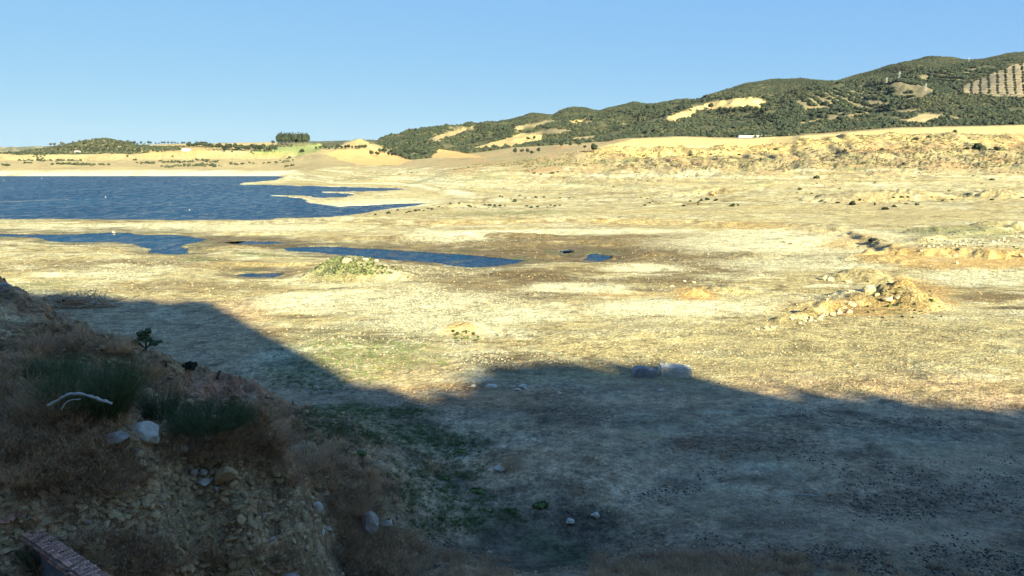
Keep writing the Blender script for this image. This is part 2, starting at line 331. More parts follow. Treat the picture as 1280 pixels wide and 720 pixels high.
FIELDS = [ # outlines in the picture of far land: what grows there
 ([(745,186),(760,181),(790,174.5),(850,171.5),(925,174),(1000,170),(1120,161),(1280,157),(1900,157),(1900,166),(1280,165.6),(1120,167),(1030,170.5),(990,184),(900,184),(800,185)], C_FIELD),
 ([(853,138),(880,131),(905,124.5),(935,121),(968,127),(930,134),(880,138)], C_FIELD*.95),
 ([(826,152),(838,144),(852,139),(872,139),(862,147),(840,152)], C_FIELD*.8),
 ([(615,178),(640,171),(655,166),(680,165),(678,177),(640,184),(580,187)], C_FIELD*.85),
 ([(706,153),(730,148),(742,152),(738,156)], C_FIELD*.7),
 ([(405,192),(430,186),(460,187),(490,193),(515,200),(500,206),(450,206),(425,200)], np.array((.60,.36,.15))),
 ([(538,197),(548,186),(575,190),(610,197)], np.array((.60,.36,.15))),
 ([(318,183),(345,182),(400,179),(402,189),(350,197),(310,198)], np.array((.27,.29,.11))),
 ([(160,192),(168,182),(240,179),(345,178),(345,182),(250,190)], C_FIELD*.66),
 ([(95,200),(100,194),(150,193),(220,191),(300,196),(340,200),(200,212)], C_SCRUB*.95),
 ([(425,182),(450,172),(468,181),(445,187)], C_FIELD*.75),
 ([(1200,110),(1240,92),(1280,77),(1400,70),(1400,122),(1280,122),(1205,117)], np.array((.33,.26,.165))),
 ([(998,153),(1060,144),(1150,136),(1152,138.5),(1060,147.5),(1000,156)], C_SCRUB*.7),([(1128,152),(1158,140),(1200,146),(1198,149),(1165,145),(1140,155)], C_SCRUB*.75),
 ([(535,174),(560,165),(592,159),(594,162),(565,170),(545,178)], C_SCRUB*.85),([(640,159),(690,149),(696,152),(650,164)], C_SCRUB*.9),([(655,168),(690,160),(716,163),(690,169)], C_SCRUB*.8),([(700,177),(720,171),(750,169),(735,177)], C_SCRUB*.8),([(1000,135),(1030,131),(1036,134),(1008,140)], C_SCRUB*.8),
 ([(1130,152),(1150,143),(1180,144),(1170,150),(1140,156)], C_SCRUB),
]
ORCH = [(975,165),(960,150),(985,130),(1040,112),(1110,104),(1200,82),(1230,80),(1195,112),(1130,125),(1110,142),(1060,150),(1010,158)]
def soil(x, y, z):
    N = len(x); c = np.empty((N, 3)); g = np.zeros(N)
    fx, fy = proj(x, y, 0.0); tx_, ty_ = proj(x, y, z)
    n1 = fbm(x/30, y/18, 5); n2 = fbm(x/7, y/4.5, 4); n3 = fbm(x/2.0, y/1.5, 3)
    def mix(c, col, m): return c*(1-m[:, None])+np.asarray(col)[None, :]*m[:, None]
    c[:] = C_SAND
    c = mix(c, C_PALE, np.clip(.22+n1*1.9+n2*1.3, 0, 1)*.75)
    c = mix(c, C_MUD, ss(.12, .5, fbm(x/26+40, y/16, 5)+n2*.35)*.6)
    c = mix(c, C_OCH*.9, ss(.2, .6, fbm(x/18+90, y/15, 4))*.3)
    st1 = np.abs(fbm(x/34+7, y/13, 4)); st2 = np.abs(fbm(x/13+17, y/6+4, 4))
    c = mix(c, C_MUD*.85, (1-ss(.0, .07, st1))*ss(0, .2, fbm(x/40, y/30+9, 2)+.15)*.75)
    c = mix(c, C_MUD*1.1, (1-ss(.0, .06, st2))*ss(.0, .3, fbm(x/30, y/20+19, 2)+.1)*.6)
    c = mix(c, C_DARK, ss(.34, .5, fbm(x/6+70, y/3.4, 4))*.55)
    c = mix(c, C_PALE*1.08, ss(.16, .4, fbm(x/10+60, y/7, 4))*.6)
    wx = fx + (n2*16+n1*22)*1.0; wy = fy + (n2*3+n1*3)*ss(290, 420, fy)*1.6+n2*.9
    for px, py, rx, ry, col, s in BLOBS:
        d = np.hypot((wx-px)/rx, (wy-py)/ry)
        m = (1-ss(.5, 1.3, d+n3*.25+n2*.5))*min(1, s*1.5)*np.clip(1.0+n2*1.2, .4, 1.0)
        c = mix(c, col, m)
    # shaded foreground bed: silt tinted to offset the blue shade, painted darker towards the bottom
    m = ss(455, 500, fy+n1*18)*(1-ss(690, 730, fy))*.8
    c = mix(c, C_SHADE_SILTG, m*np.clip(.85+n2, 0, 1)); c = mix(c, C_SILT*1.05, m*ss(-.1, .3, fbm(x/9+3, y/5, 4)))
    c = mix(c, C_SHADE_SILTG*.5, ss(600, 720, fy+n2*40)*.75); c = mix(c, C_DARK, ss(470, 520, fy)*ss(.12, .4, fbm(x/5+30, y/2.6, 5))*.5)  # deep shade painted darker towards the bottom; random dark spots
    c = mix(c, C_SILT*1.0, (1-ss(300, 360, fx))*ss(368, 380, fy)*.6)  # same shade tint in the left part of the cast shadow
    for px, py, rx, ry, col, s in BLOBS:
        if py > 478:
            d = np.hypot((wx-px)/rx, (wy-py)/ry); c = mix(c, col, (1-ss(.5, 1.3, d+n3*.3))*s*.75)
    # tufty dark weeds between
    g = ss(.05, .35, n1+n2*.6+.1)
    # wet margins
    qx, qy = proj(x, y, WL)
    h = z-WL
    wet = (1-ss(.05, .55, h+n2*.35))*(y < 320)
    c = mix(c, C_DARK*1.25, wet*.8)
    c = mix(c, C_GREEN*.8, wet*ss(.0, .3, fbm(x/12, y/12, 3))*.6)
    shore = (1-ss(.2, 1.6, h))*(y > 320)
    c = mix(c, C_PALE*1.05, shore*.85)
    # steep ochre bank faces on the terrace edge
    tx = np.interp(fx, [p[0] for p in TERR], [p[1] for p in TERR])
    m = np.exp(-((fy-tx-.5)/np.interp(fx, [500, 1000, 1150], [2.2, 3., 5.5]))**2)*ss(420, 560, fx)*(.45+.45*ss(1020, 1100, fx))
    c = mix(c, C_OCH*1.08, m*np.clip(.8+n2*1.5, 0, 1))
    # middle distance, stranded shore lines
    m = ss(255, 240, fy)
    lines = fbm(x/160, z*1.4+fbm(x/70, y/70, 2)*.7, 4)
    cc = mix(np.repeat((C_SAND*1.15)[None, :], N, 0), C_PALE*1.0, ss(-.15, .35, lines))
    cc = mix(cc, C_SCRUB*.85, ss(.0, .3, fbm(x/90+7, z*2.2+n2*.5, 4))*.85); cc = mix(cc, C_MUD*1.3, ss(.16, .34, fbm(x/60+27, z*3.1+y/60, 5))*.6); cc = mix(cc, C_GREEN*1.2, ss(.2, .4, fbm(x/50+47, y/30, 4))*.5)
    mz = ss(330, 480, y)
    c = c*(1-mz[:, None])+cc*mz[:, None]
    up = ss(9, 15, z+n1*9)*ss(430, 520, y)*(y < 1200)
    sc = mix(np.repeat(C_SCRUB[None, :], N, 0), np.array((.40, .24, .12)), ss(-.1, .35, fbm(x/40, y/50+3, 4))*.7)
    sc = mix(sc, C_GREEN*1.3, ss(.1, .4, fbm(x/30+11, y/50, 4))*.6)
    c = c*(1-up[:, None])+sc*up[:, None]
    # lit cliffs of clay below the field
    cl = ss(646, 658, y)*(1-ss(686, 694, y))*ss(.085, .115, x/y)
    c = mix(c, C_CLIFF, cl*np.clip(.75+n2, .3, 1)*(1-.6*ss(.42, .55, x/y+n1*.1)))
    # far left shore and hills
    fl = ss(1010, 1060, y)
    lc = mix(np.repeat((C_SCRUB*.98)[None, :], N, 0), np.array((.40, .32, .165)), ss(-.1, .3, fbm(x/110, z/7, 4)))
    lc = mix(lc, C_PALE*1.1, (1-ss(1, 6, z+fbm(x/60, y/60, 3)*3)))
    lc = mix(lc, C_SCRUB*.55, ss(.1, .5, fbm(x/60+8, y/60, 4))*.5)
    lc = mix(lc, np.array((.14, .135, .08)), ss(1500, 1700, y)*(x/y < -.35)*ss(-.45, .05, fbm(x/60, y/60, 3)))
    c = c*(1-fl[:, None])+lc*fl[:, None]
    ur = x/y
    fo = ss(-.21, -.13, ur+fbm(x/300, y/300, 2)*.1)*ss(1060, 1250, y) + ss(1800, 1900, y)*(z > 40)*(x/y > -.3)
    fo = np.clip(fo, 0, 1)
    fc = mix(np.repeat(C_FOR[None, :], N, 0), C_SCRUB*.8, ss(.08, .5, fbm(x/90, y/110, 4))*.65)
    c = c*(1-fo[:, None])+fc*fo[:, None]
    oi_ = (y > 1200) & inside(ORCH, tx_, ty_); c[oi_] = np.array((.18, .15, .09))*(1+n1[oi_]*.2)[:, None]
    jx = tx_+fbm(x/70, y/70, 3)*5; jy = ty_+fbm(x/70+9, y/70, 3)*1.2
    fm = np.zeros(N)
    for poly, col in FIELDS:
        lo = min(p[1] for p in poly)-2; hi = max(p[1] for p in poly)+2
        s = (y > 688) & (ty_ > lo) & (ty_ < hi)
        if s.any():
            idx = np.where(s)[0]; ins = inside(poly, jx[idx], jy[idx]); idx = idx[ins]
            c[idx] = np.asarray(col)[None, :]*(1+n1[idx]*.12)[:, None]; fm[idx] = 1
    # near bank
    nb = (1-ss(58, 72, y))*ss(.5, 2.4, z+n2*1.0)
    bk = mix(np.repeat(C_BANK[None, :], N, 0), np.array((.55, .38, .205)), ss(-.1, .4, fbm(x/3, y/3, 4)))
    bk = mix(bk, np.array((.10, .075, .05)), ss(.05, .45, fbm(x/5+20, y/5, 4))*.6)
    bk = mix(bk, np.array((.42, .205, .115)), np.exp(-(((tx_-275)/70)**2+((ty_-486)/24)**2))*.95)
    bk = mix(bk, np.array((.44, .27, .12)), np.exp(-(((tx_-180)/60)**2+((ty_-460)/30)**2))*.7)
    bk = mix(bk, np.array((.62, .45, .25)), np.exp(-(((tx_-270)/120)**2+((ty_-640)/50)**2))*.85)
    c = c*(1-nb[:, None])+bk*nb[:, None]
    n4 = fbm(x/.55, y/.7, 3); n5 = np.abs(fbm(x/1.3+5, y/1.6, 4))
    c = c*(1+(nb*(n4*.75-(1-ss(0, .07, n5))*.4)))[:, None]  # dark crack lines paint dirt and crevice shade on the bank
    c *= (1+n3*.12)[:, None]
    return np.clip(c, .02, .75), g*(y < 400)*(1-nb), fo, fm

# ---------------------------------------------------------------- material helpers
def new_mat(name):
    m = bpy.data.materials.new(name); m.use_nodes = True; nt = m.node_tree
    return m, nt, nt.nodes['Principled BSDF']
def N(nt, typ, **kw):
    n = nt.nodes.new(typ)
    for k, v in kw.items():
        if hasattr(n, k): setattr(n, k, v)
        else: n.inputs[k.replace('_', ' ')].default_value = v
    return n
def noise(nt, vec, scale, detail=4, rough=.55):
    n = N(nt, 'ShaderNodeTexNoise'); n.inputs['Scale'].default_value = scale; n.inputs['Detail'].default_value = detail; n.inputs['Roughness'].default_value = rough
    nt.links.new(vec, n.inputs['Vector']); return n
def ramp(nt, fac, stops):
    n = nt.nodes.new('ShaderNodeValToRGB'); e = n.color_ramp.elements
    e[0].position, e[0].color = stops[0][0], (*stops[0][1], 1)
    e[1].position, e[1].color = stops[-1][0], (*stops[-1][1], 1)
    for p, c in stops[1:-1]:
        k = e.new(p); k.color = (*c, 1)
    nt.links.new(fac, n.inputs['Fac']); return n
def mixc(nt, a, b, fac, mode='MIX'):
    n = nt.nodes.new('ShaderNodeMix'); n.data_type = 'RGBA'; n.blend_type = mode
    for s, v in ((n.inputs[6], a), (n.inputs[7], b), (n.inputs[0], fac)):
        if isinstance(v, (int, float)): s.default_value = v
        elif isinstance(v, tuple): s.default_value = (*v, 1) if len(v) == 3 else v
        else: nt.links.new(v, s)
    return n.outputs[2]
def math_(nt, op, a, b=None, c=None):
    n = nt.nodes.new('ShaderNodeMath'); n.operation = op
    for s, v in zip(n.inputs, (a, b, c)):
        if v is None: continue
        if isinstance(v, (int, float)): s.default_value = v
        else: nt.links.new(v, s)
    return n.outputs[0]
def g3(v): return (v, v, v)

def ground_material():
    m, nt, b = new_mat('ground_soil'); L = nt.links
    at_ = N(nt, 'ShaderNodeAttribute', attribute_name='soil'); ga = N(nt, 'ShaderNodeAttribute', attribute_name='gravel')
    geo = N(nt, 'ShaderNodeNewGeometry'); P = geo.outputs['Position']
    na = noise(nt, P, .9, 6, .7); nb_ = noise(nt, P, 5.5, 5, .7); nc = noise(nt, P, .12, 5, .6)
    c = mixc(nt, at_.outputs['Color'], ramp(nt, na.outputs['Fac'], [(.34, g3(.50)), (.5, g3(1.0)), (.66, g3(1.35))]).outputs['Color'], 1.0, 'MULTIPLY')
    c = mixc(nt, c, ramp(nt, nb_.outputs['Fac'], [(.34, g3(.55)), (.5, g3(1.0)), (.66, g3(1.3))]).outputs['Color'], .85, 'MULTIPLY')
    c = mixc(nt, c, ramp(nt, nc.outputs['Fac'], [(.3, (.82, .78, .74)), (.6, (1.06, 1.05, 1.02))]).outputs['Color'], .8, 'MULTIPLY')
    nf = noise(nt, P, 17.0, 4, .7)
    c = mixc(nt, c, ramp(nt, nf.outputs['Fac'], [(.3, g3(.45)), (.5, g3(1.0)), (.72, g3(1.5))]).outputs['Color'], .8, 'MULTIPLY')
    ng_ = noise(nt, P, 2.6, 3, .7)
    c = mixc(nt, c, ramp(nt, ng_.outputs['Fac'], [(.36, g3(.50)), (.5, g3(1.0)), (.64, g3(1.3))]).outputs['Color'], .75, 'MULTIPLY')
    nl = noise(nt, P, .33, 4, .7)
    c = mixc(nt, c, ramp(nt, nl.outputs['Fac'], [(.38, g3(.62)), (.5, g3(1.0)), (.62, g3(1.25))]).outputs['Color'], .8, 'MULTIPLY')
    c0 = mixc(nt, at_.outputs['Color'], c, ramp(nt, noise(nt, P, .035, 4, .6).outputs['Fac'], [(.40, g3(.55)), (.58, g3(1.0))]).outputs['Color'])
    c = c0
    # cobbles and broken crust where the bed is gravelly
    wv = nt.nodes.new('ShaderNodeVectorMath'); wv.operation = 'MULTIPLY_ADD'; L.new(na.outputs['Color'], wv.inputs[0]); wv.inputs[1].default_value = (1.4, 1.4, 1.4); L.new(P, wv.inputs[2])
    vo = N(nt, 'ShaderNodeTexVoronoi'); vo.inputs['Scale'].default_value = 2.6; L.new(wv.outputs[0], vo.inputs['Vector'])
    vo2 = N(nt, 'ShaderNodeTexVoronoi'); vo2.inputs['Scale'].default_value = 7.0; L.new(wv.outputs[0], vo2.inputs['Vector'])
    cob = ramp(nt, vo.outputs['Distance'], [(.0, g3(1.25)), (.45, g3(1.0)), (.8, g3(.6))])
    c2 = mixc(nt, c, cob.outputs['Color'], 1.0, 'MULTIPLY')
    c = mixc(nt, c, c2, ga.outputs['Fac'])
    L.new(c, b.inputs['Base Color']); b.inputs['Roughness'].default_value = .95
    b.inputs['Specular IOR Level'].default_value = .15
    h = math_(nt, 'ADD', math_(nt, 'ADD', math_(nt, 'MULTIPLY', na.outputs['Fac'], .6), math_(nt, 'MULTIPLY', ng_.outputs['Fac'], .4)), math_(nt, 'MULTIPLY', nb_.outputs['Fac'], .2))
    hg = math_(nt, 'MULTIPLY', math_(nt, 'ADD', math_(nt, 'MULTIPLY', vo.outputs['Distance'], -.30), math_(nt, 'MULTIPLY', vo2.outputs['Distance'], -.12)), ga.outputs['Fac'])
    bu = N(nt, 'ShaderNodeBump'); bu.inputs['Strength'].default_value = 1.0; bu.inputs['Distance'].default_value = .75
    L.new(math_(nt, 'ADD', h, hg), bu.inputs['Height']); L.new(bu.outputs[0], b.inputs['Normal'])
    return m
M_GROUND = ground_material()
def soil_mesh(name, X, Y, Z, smooth=True):
    v = np.stack([X, Y, Z], -1).reshape(-1, 3)
    me = mesh_np(name, v, grid_faces(*X.shape), M_GROUND, smooth)
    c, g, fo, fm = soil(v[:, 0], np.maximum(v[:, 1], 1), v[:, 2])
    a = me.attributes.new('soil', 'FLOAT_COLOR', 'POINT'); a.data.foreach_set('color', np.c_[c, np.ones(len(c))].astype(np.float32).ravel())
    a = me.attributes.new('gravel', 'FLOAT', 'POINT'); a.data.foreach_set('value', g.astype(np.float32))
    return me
add('ground', soil_mesh('ground', GX, GY, GZ), kind='structure')

# ---------------------------------------------------------------- hillside behind the viewer (its crest throws the long shadow)
TA, CA, TE = math.tan(SUN_A), math.cos(SUN_A), math.tan(SUN_EL)
EDGE = [(40,364),(100,367),(200,372),(264,374),(325,430),(400,458),(450,474),(510,487),(555,484),(588,460),(620,452),(700,452),(800,452),(850,462),(900,474),(980,482),(1100,488),(1200,494),(1280,500),(1400,508)]
CY = 125.0
cp = []
for px, py in EDGE:
    ex, ey = atz(px, py); cp.append((ex+(ey+CY)*TA, (ey+CY)/CA*TE-.9))
cx_, ch_ = [], []
for a, b in cp:
    if cx_ and a <= cx_[-1]+.3: a = cx_[-1]+.3
    cx_.append(a); ch_.append(b)
def hill_h(x, y):
    crest = np.interp(x, [-400]+cx_+[400], [ch_[0]-6]+ch_+[42])
    crest = crest + fbm(x/7, x*0+3, 3)*2.0
    t = np.clip(-y/CY, 0, 1); base = near_z(x, np.zeros_like(x))
    base = np.where(np.abs(x) > 90, 16, np.clip(base, 8, 22))
    z = base+(crest-base)*(t**4.5)
    back = np.clip((-y-CY)/300, 0, 1)
    z = np.where(y < -CY, crest*(1-ss(0, 1, back)*.75), z)
    return z + fbm(x/11, y/11, 4)*1.6*ss(0, -14, y)*ss(-CY+4, -CY+16, y)
hx = np.r_[np.linspace(-420, -40, 60), np.linspace(-38, 230, 380), np.linspace(234, 460, 50)]
hy = np.r_[16.0, 12, 8, 4, 0, np.linspace(-2, -CY-10, 90), np.linspace(-CY-16, -440, 30)][::-1]
HX, HY = np.meshgrid(hx, hy)
HZ = hill_h(HX.ravel(), HY.ravel()).reshape(HX.shape)
s = HY > -2
HZ[s] = np.where(np.abs(HX[s]) < 100, near_z(HX[s], HY[s]), HZ[s])*(1-ss(0, 1, (np.abs(HX[s])-60)/40)) + 14*ss(0, 1, (np.abs(HX[s])-60)/40)
e = HY > 15.5
zz = height(HX[e], HY[e]+.5); HZ[e] = np.where(np.abs(HX[e]) < 150, zz, HZ[e])
add('hillside', soil_mesh('hillside', HX, HY, HZ), kind='structure')

# ---------------------------------------------------------------- water
def water_material():
    m, nt, b = new_mat('reservoir_water'); L = nt.links
    geo = N(nt, 'ShaderNodeNewGeometry'); mp = N(nt, 'ShaderNodeMapping'); L.new(geo.outputs['Position'], mp.inputs['Vector'])
    mp.inputs['Scale'].default_value = (1.0, .45, 1.0); mp.inputs['Rotation'].default_value = (0, 0, .25)
    n1 = noise(nt, mp.outputs[0], .55, 4, .6); n2 = noise(nt, mp.outputs[0], .05, 3, .6)
    n3 = noise(nt, mp.outputs[0], .012, 4, .6)
    n4 = noise(nt, mp.outputs[0], .32, 4, .7); c = ramp(nt, math_(nt, 'ADD', math_(nt, 'MULTIPLY', n3.outputs['Fac'], .5), math_(nt, 'MULTIPLY', n4.outputs['Fac'], .5)), [(.40, (.002, .024, .066)), (.60, (.011, .048, .10))])  # light and dark of the ripples painted into the water colour
    L.new(ramp(nt, n4.outputs['Fac'], [(.4, g3(.16)), (.6, g3(.42))]).outputs['Color'], b.inputs['Roughness'])
    L.new(c.outputs['Color'], b.inputs['Base Color'])
    b.inputs['Roughness'].default_value = .3; b.inputs['Specular IOR Level'].default_value = .09; b.inputs['IOR'].default_value = 1.33
    h = math_(nt, 'ADD', n1.outputs['Fac'], math_(nt, 'MULTIPLY', n2.outputs['Fac'], 4.0))
    bu = N(nt, 'ShaderNodeBump'); bu.inputs['Strength'].default_value = 1.0; bu.inputs['Distance'].default_value = 2.2
    L.new(h, bu.inputs['Height']); L.new(bu.outputs[0], b.inputs['Normal'])
    return m
M_WATER = water_material()
def water_sheet(name, x0, x1, y0, y1, nx, ny, label=None):
    X, Y = np.meshgrid(np.linspace(x0, x1, nx), np.linspace(y0, y1, ny))
    add(name, mesh_np(name, np.stack([X, Y, X*0+WL], -1).reshape(-1, 3), grid_faces(*X.shape), M_WATER), kind='structure')
xa = [atz(p, q, WL) for p, q in LAKE if p > -800]
water_sheet('lake', -1500, max(p[0] for p in xa)+6, min(p[1] for p in xa)-6, 1030, 40, 20)
def pond_sheet(name, poly):
    pp = [atz(max(p, -300), q, WL) for p, q in poly]
    water_sheet(name, min(p[0] for p in pp)-3, max(p[0] for p in pp)+3, min(p[1] for p in pp)-3, max(p[1] for p in pp)+3, 12, 6)
for nme, poly in PONDS[1:]: pond_sheet(nme, poly)

# ================================================================ things
rnd = random.Random(11)
def gzi(x, y):
    """ground height read off the ground sheet (vectorised)"""
    x = np.asarray(x, float); y = np.asarray(y, float)
    u = x/np.maximum(y, 1); j = np.clip(np.searchsorted(UU, u), 1, len(UU)-1); k = np.clip(np.searchsorted(YY, y), 1, len(YY)-1)
    a = np.clip((u-UU[j-1])/(UU[j]-UU[j-1]), 0, 1); b = np.clip((y-YY[k-1])/(YY[k]-YY[k-1]), 0, 1)
    return (GZ[k-1, j-1]*(1-a)+GZ[k-1, j]*a)*(1-b)+(GZ[k, j-1]*(1-a)+GZ[k, j]*a)*b
# ---------------------------------------------------------------- materials of things
def simple(name, stops, scale=3, rough=.9, bump=.3, detail=5, bscale=None, rand=0.0, obj=True, spec=.3):
    m, nt, b = new_mat(name); L = nt.links
    tc = N(nt, 'ShaderNodeTexCoord'); V = tc.outputs['Object'] if obj else N(nt, 'ShaderNodeNewGeometry').outputs['Position']
    n = noise(nt, V, scale, detail, .65); c = ramp(nt, n.outputs['Fac'], stops).outputs['Color']
    if rand:
        oi = N(nt, 'ShaderNodeObjectInfo'); c = mixc(nt, c, ramp(nt, oi.outputs['Random'], [(0, g3(1-rand)), (1, g3(1+rand))]).outputs['Color'], 1.0, 'MULTIPLY')
    L.new(c, b.inputs['Base Color']); b.inputs['Roughness'].default_value = rough; b.inputs['Specular IOR Level'].default_value = spec
    if bump:
        n2 = noise(nt, V, bscale or scale*2.5, 5, .7); bu = N(nt, 'ShaderNodeBump'); bu.inputs['Strength'].default_value = .8; bu.inputs['Distance'].default_value = bump
        L.new(n2.outputs['Fac'], bu.inputs['Height']); L.new(bu.outputs[0], b.inputs['Normal'])
    return m
M_ROCKW = simple('warm_sandstone', [(.3, (.26, .20, .11)), (.5, (.42, .34, .21)), (.7, (.58, .49, .33))], 2.2, bump=.08, rand=.15)
M_ROCK = simple('pale_limestone', [(.3, (.38, .31, .21)), (.5, (.58, .49, .36)), (.7, (.72, .63, .49))], 2.2, bump=.08, rand=.12)
M_COB = simple('cobble_stone', [(.3, (.30, .255, .16)), (.7, (.50, .45, .31))], 2.2, bump=.05, rand=.25)
M_ROCKG = simple('grey_stone', [(.3, (.26, .20, .15)), (.5, (.42, .33, .25)), (.7, (.56, .46, .36))], 2.6, bump=.08, rand=.12)
M_ROCKD = simple('dark_clod', [(.3, (.028, .026, .024)), (.7, (.075, .066, .055))], 3, bump=.05, rand=.3)
M_CLOD = simple('earth_clod', [(.3, (.34, .205, .09)), (.7, (.60, .40, .20))], 3, bump=.05, rand=.25)
M_CONC = simple('weathered_concrete', [(.3, (.42, .37, .28)), (.7, (.64, .57, .45))], 1.2, bump=.05, rand=0)
M_CONCD = simple('dark_concrete', [(.3, (.20, .18, .17)), (.7, (.32, .29, .26))], 1.5, bump=.05)
M_LEAFD = simple('dark_evergreen_leaves', [(.3, (.012, .018, .011)), (.7, (.036, .046, .026))], 1.5, bump=0, rand=.3)
M_LEAFO = simple('olive_leaves', [(.3, (.028, .032, .017)), (.7, (.075, .075, .040))], 1.5, bump=0, rand=.4)
M_LEAFG = simple('green_weed_leaves', [(.3, (.08, .11, .03)), (.7, (.18, .23, .075))], 4, bump=0, rand=.3)
M_BROOM = simple('broom_stems', [(.3, (.045, .065, .02)), (.7, (.13, .15, .055))], 4, bump=0, rand=.2)
M_DRY = simple('dry_straw', [(.3, (.40, .215, .10)), (.7, (.68, .43, .21))], 3, bump=0, rand=.3)
M_DRYG = simple('grey_dry_twigs', [(.3, (.30, .17, .085)), (.7, (.52, .32, .17))], 3, bump=0, rand=.3)
M_WOODW = simple('bleached_wood', [(.3, (.34, .29, .22)), (.7, (.58, .52, .43))], 6, bump=.02)
M_WOOD = simple('dark_bark', [(.3, (.055, .04, .03)), (.7, (.13, .10, .075))], 6, bump=.03)
M_BRICK = simple('old_pink_brick', [(.3, (.28, .11, .065)), (.55, (.50, .23, .14)), (.75, (.66, .46, .33))], 14, bump=.01, rand=.5)
M_MORTAR = simple('grey_mortar', [(.3, (.14, .12, .11)), (.7, (.26, .23, .20))], 5, bump=.03)
M_WHITE = simple('white_paint', [(.3, (.50, .50, .48)), (.7, (.62, .62, .60))], 2, bump=0)
M_TILE = simple('clay_roof_tiles', [(.3, (.30, .15, .09)), (.7, (.42, .24, .15))], 2, bump=0)
M_GLASSD = simple('dark_window_glass', [(.3, (.03, .035, .04)), (.7, (.05, .055, .06))], 2, rough=.15, bump=0)
M_STEEL = simple('galvanised_steel', [(.3, (.38, .39, .40)), (.7, (.50, .51, .52))], 2, rough=.5, bump=0)

# ---------------------------------------------------------------- mesh makers
_ico = {}
def ico(sub):
    if sub not in _ico:
        import bmesh
        bm = bmesh.new(); bmesh.ops.create_icosphere(bm, subdivisions=sub, radius=1)
        bm.verts.ensure_lookup_table()
        v = np.array([q.co[:] for q in bm.verts]); f = np.array([[q.index for q in fc.verts] for fc in bm.faces]); bm.free(); _ico[sub] = (v, f)
    return _ico[sub]
def rock_mesh(name, seed, sub=3, cuts=9, mat=None, size=(1, 1, 1), smooth=False, rough=.05, low=.45):
    r = np.random.RandomState(seed); v, f = ico(sub); v = v.copy()
    for _ in range(cuts):
        n = r.normal(size=3); n /= np.linalg.norm(n); d = r.uniform(low, .85)
        t = v@n; v = v-np.outer(np.maximum(0, t-d), n)
    v += v*(fbm(v[:, 0]*1.3+seed*3.1, v[:, 1]*1.3+v[:, 2]*1.7, 4)*rough*4)[:, None]
    v = v/np.abs(v).max(0)
    v = v*(np.array(size)/2); v[:, 2] += size[2]*.36
    return mesh_np(name, v, f, mat, smooth)
def quads_at(P, A, B):
    """one quad per row: centre P, half axes A and B"""
    n = len(P); v = np.stack([P-A-B, P+A-B, P+A+B, P-A+B], 1).reshape(-1, 3); return v, np.arange(n*4).reshape(-1, 4)
def crown_pts(r, n, lobes, rad, flat=1.0):
    c = r.normal(size=(lobes, 3)); c /= np.linalg.norm(c, axis=1)[:, None]; c *= r.uniform(.25, .62, (lobes, 1)); c[:, 2] = np.abs(c[:, 2])*.9
    lr = r.uniform(.28, .5, lobes); k = r.randint(0, lobes, n)
    d = r.normal(size=(n, 3)); d /= np.linalg.norm(d, axis=1)[:, None]
    p = c[k]+d*(lr[k]*r.uniform(.55, 1.05, n)**.6)[:, None]
    return p*np.array([rad, rad, rad*flat]), d
def crown_mesh(name, seed, mat, rad=1.0, n=420, leaf=.13, lobes=9, flat=.9, lift=.55, stems=0, stem_mat=None):
    r = np.random.RandomState(seed); p, d = crown_pts(r, n, lobes, rad, flat); p[:, 2] += rad*flat*lift; p[:, 2] = np.maximum(p[:, 2], .02*rad)
    a = np.cross(d, r.normal(size=(n, 3))); a /= np.linalg.norm(a, axis=1)[:, None]; b = np.cross(d, a)+d*r.uniform(-.5, .5, (n, 1))
    s = (leaf*rad*r.uniform(.6, 1.3, n))[:, None]
    v, f = quads_at(p, a*s, b*s*.7)
    return mesh_np(name, v, f, mat, False)
def blades(r, n, base_r, h, lean, width, curve=.25, seg=3, twig=0, thick=.25):
    """thin stems as tapering ribbons; twig adds side twigs"""
    V, Fc = [], []; o = 0
    ang = r.uniform(0, 2*np.pi, n); rr = base_r*np.sqrt(r.rand(n))
    bx, by = rr*np.cos(ang), rr*np.sin(ang); H = h*r.uniform(.55, 1.0, n)
    la = ang+r.normal(0, .5, n); ln = np.abs(r.normal(lean, lean*.45+.02, n))
    wa = r.uniform(0, np.pi, n)
    T = np.linspace(0, 1, seg+1)
    def emit(P, wdir, W):
        nonlocal o
        for i, q in enumerate(P):
            ww = W*(1-.85*i/(len(P)-1)); V.append(q-wdir*ww); V.append(q+wdir*ww)
        for i in range(len(P)-1): Fc.append((o+2*i, o+2*i+1, o+2*i+3, o+2*i+2))
        o += 2*len(P)
    for i in range(n):
        dx, dy = np.cos(la[i]), np.sin(la[i]); L = H[i]
        P = [np.array([bx[i]+dx*L*(np.sin(ln[i])*t+curve*t*t*.6), by[i]+dy*L*(np.sin(ln[i])*t+curve*t*t*.6), L*(np.cos(ln[i])*t-curve*t*t*.35)]) for t in T]
        wd = np.array([np.cos(wa[i]), np.sin(wa[i]), 0]); emit(P, wd, width)
        for k in range(twig):
            t0 = r.uniform(.3, .95); b0 = P[int(t0*seg)]*(1-(t0*seg) % 1)+P[min(seg, int(t0*seg)+1)]*((t0*seg) % 1)
            dd = r.normal(size=3); dd[2] = abs(dd[2])*.8+.2; dd /= np.linalg.norm(dd); q = b0+dd*L*r.uniform(.12, .3)
            emit([b0, (b0+q)/2+r.normal(size=3)*L*.02, q], wd, width*.7)
    return np.array(V), np.array(Fc)
def blade_mesh(name, seed, mat, **k):
    v, f = blades(np.random.RandomState(seed), **k); return mesh_np(name, v, f, mat, True)
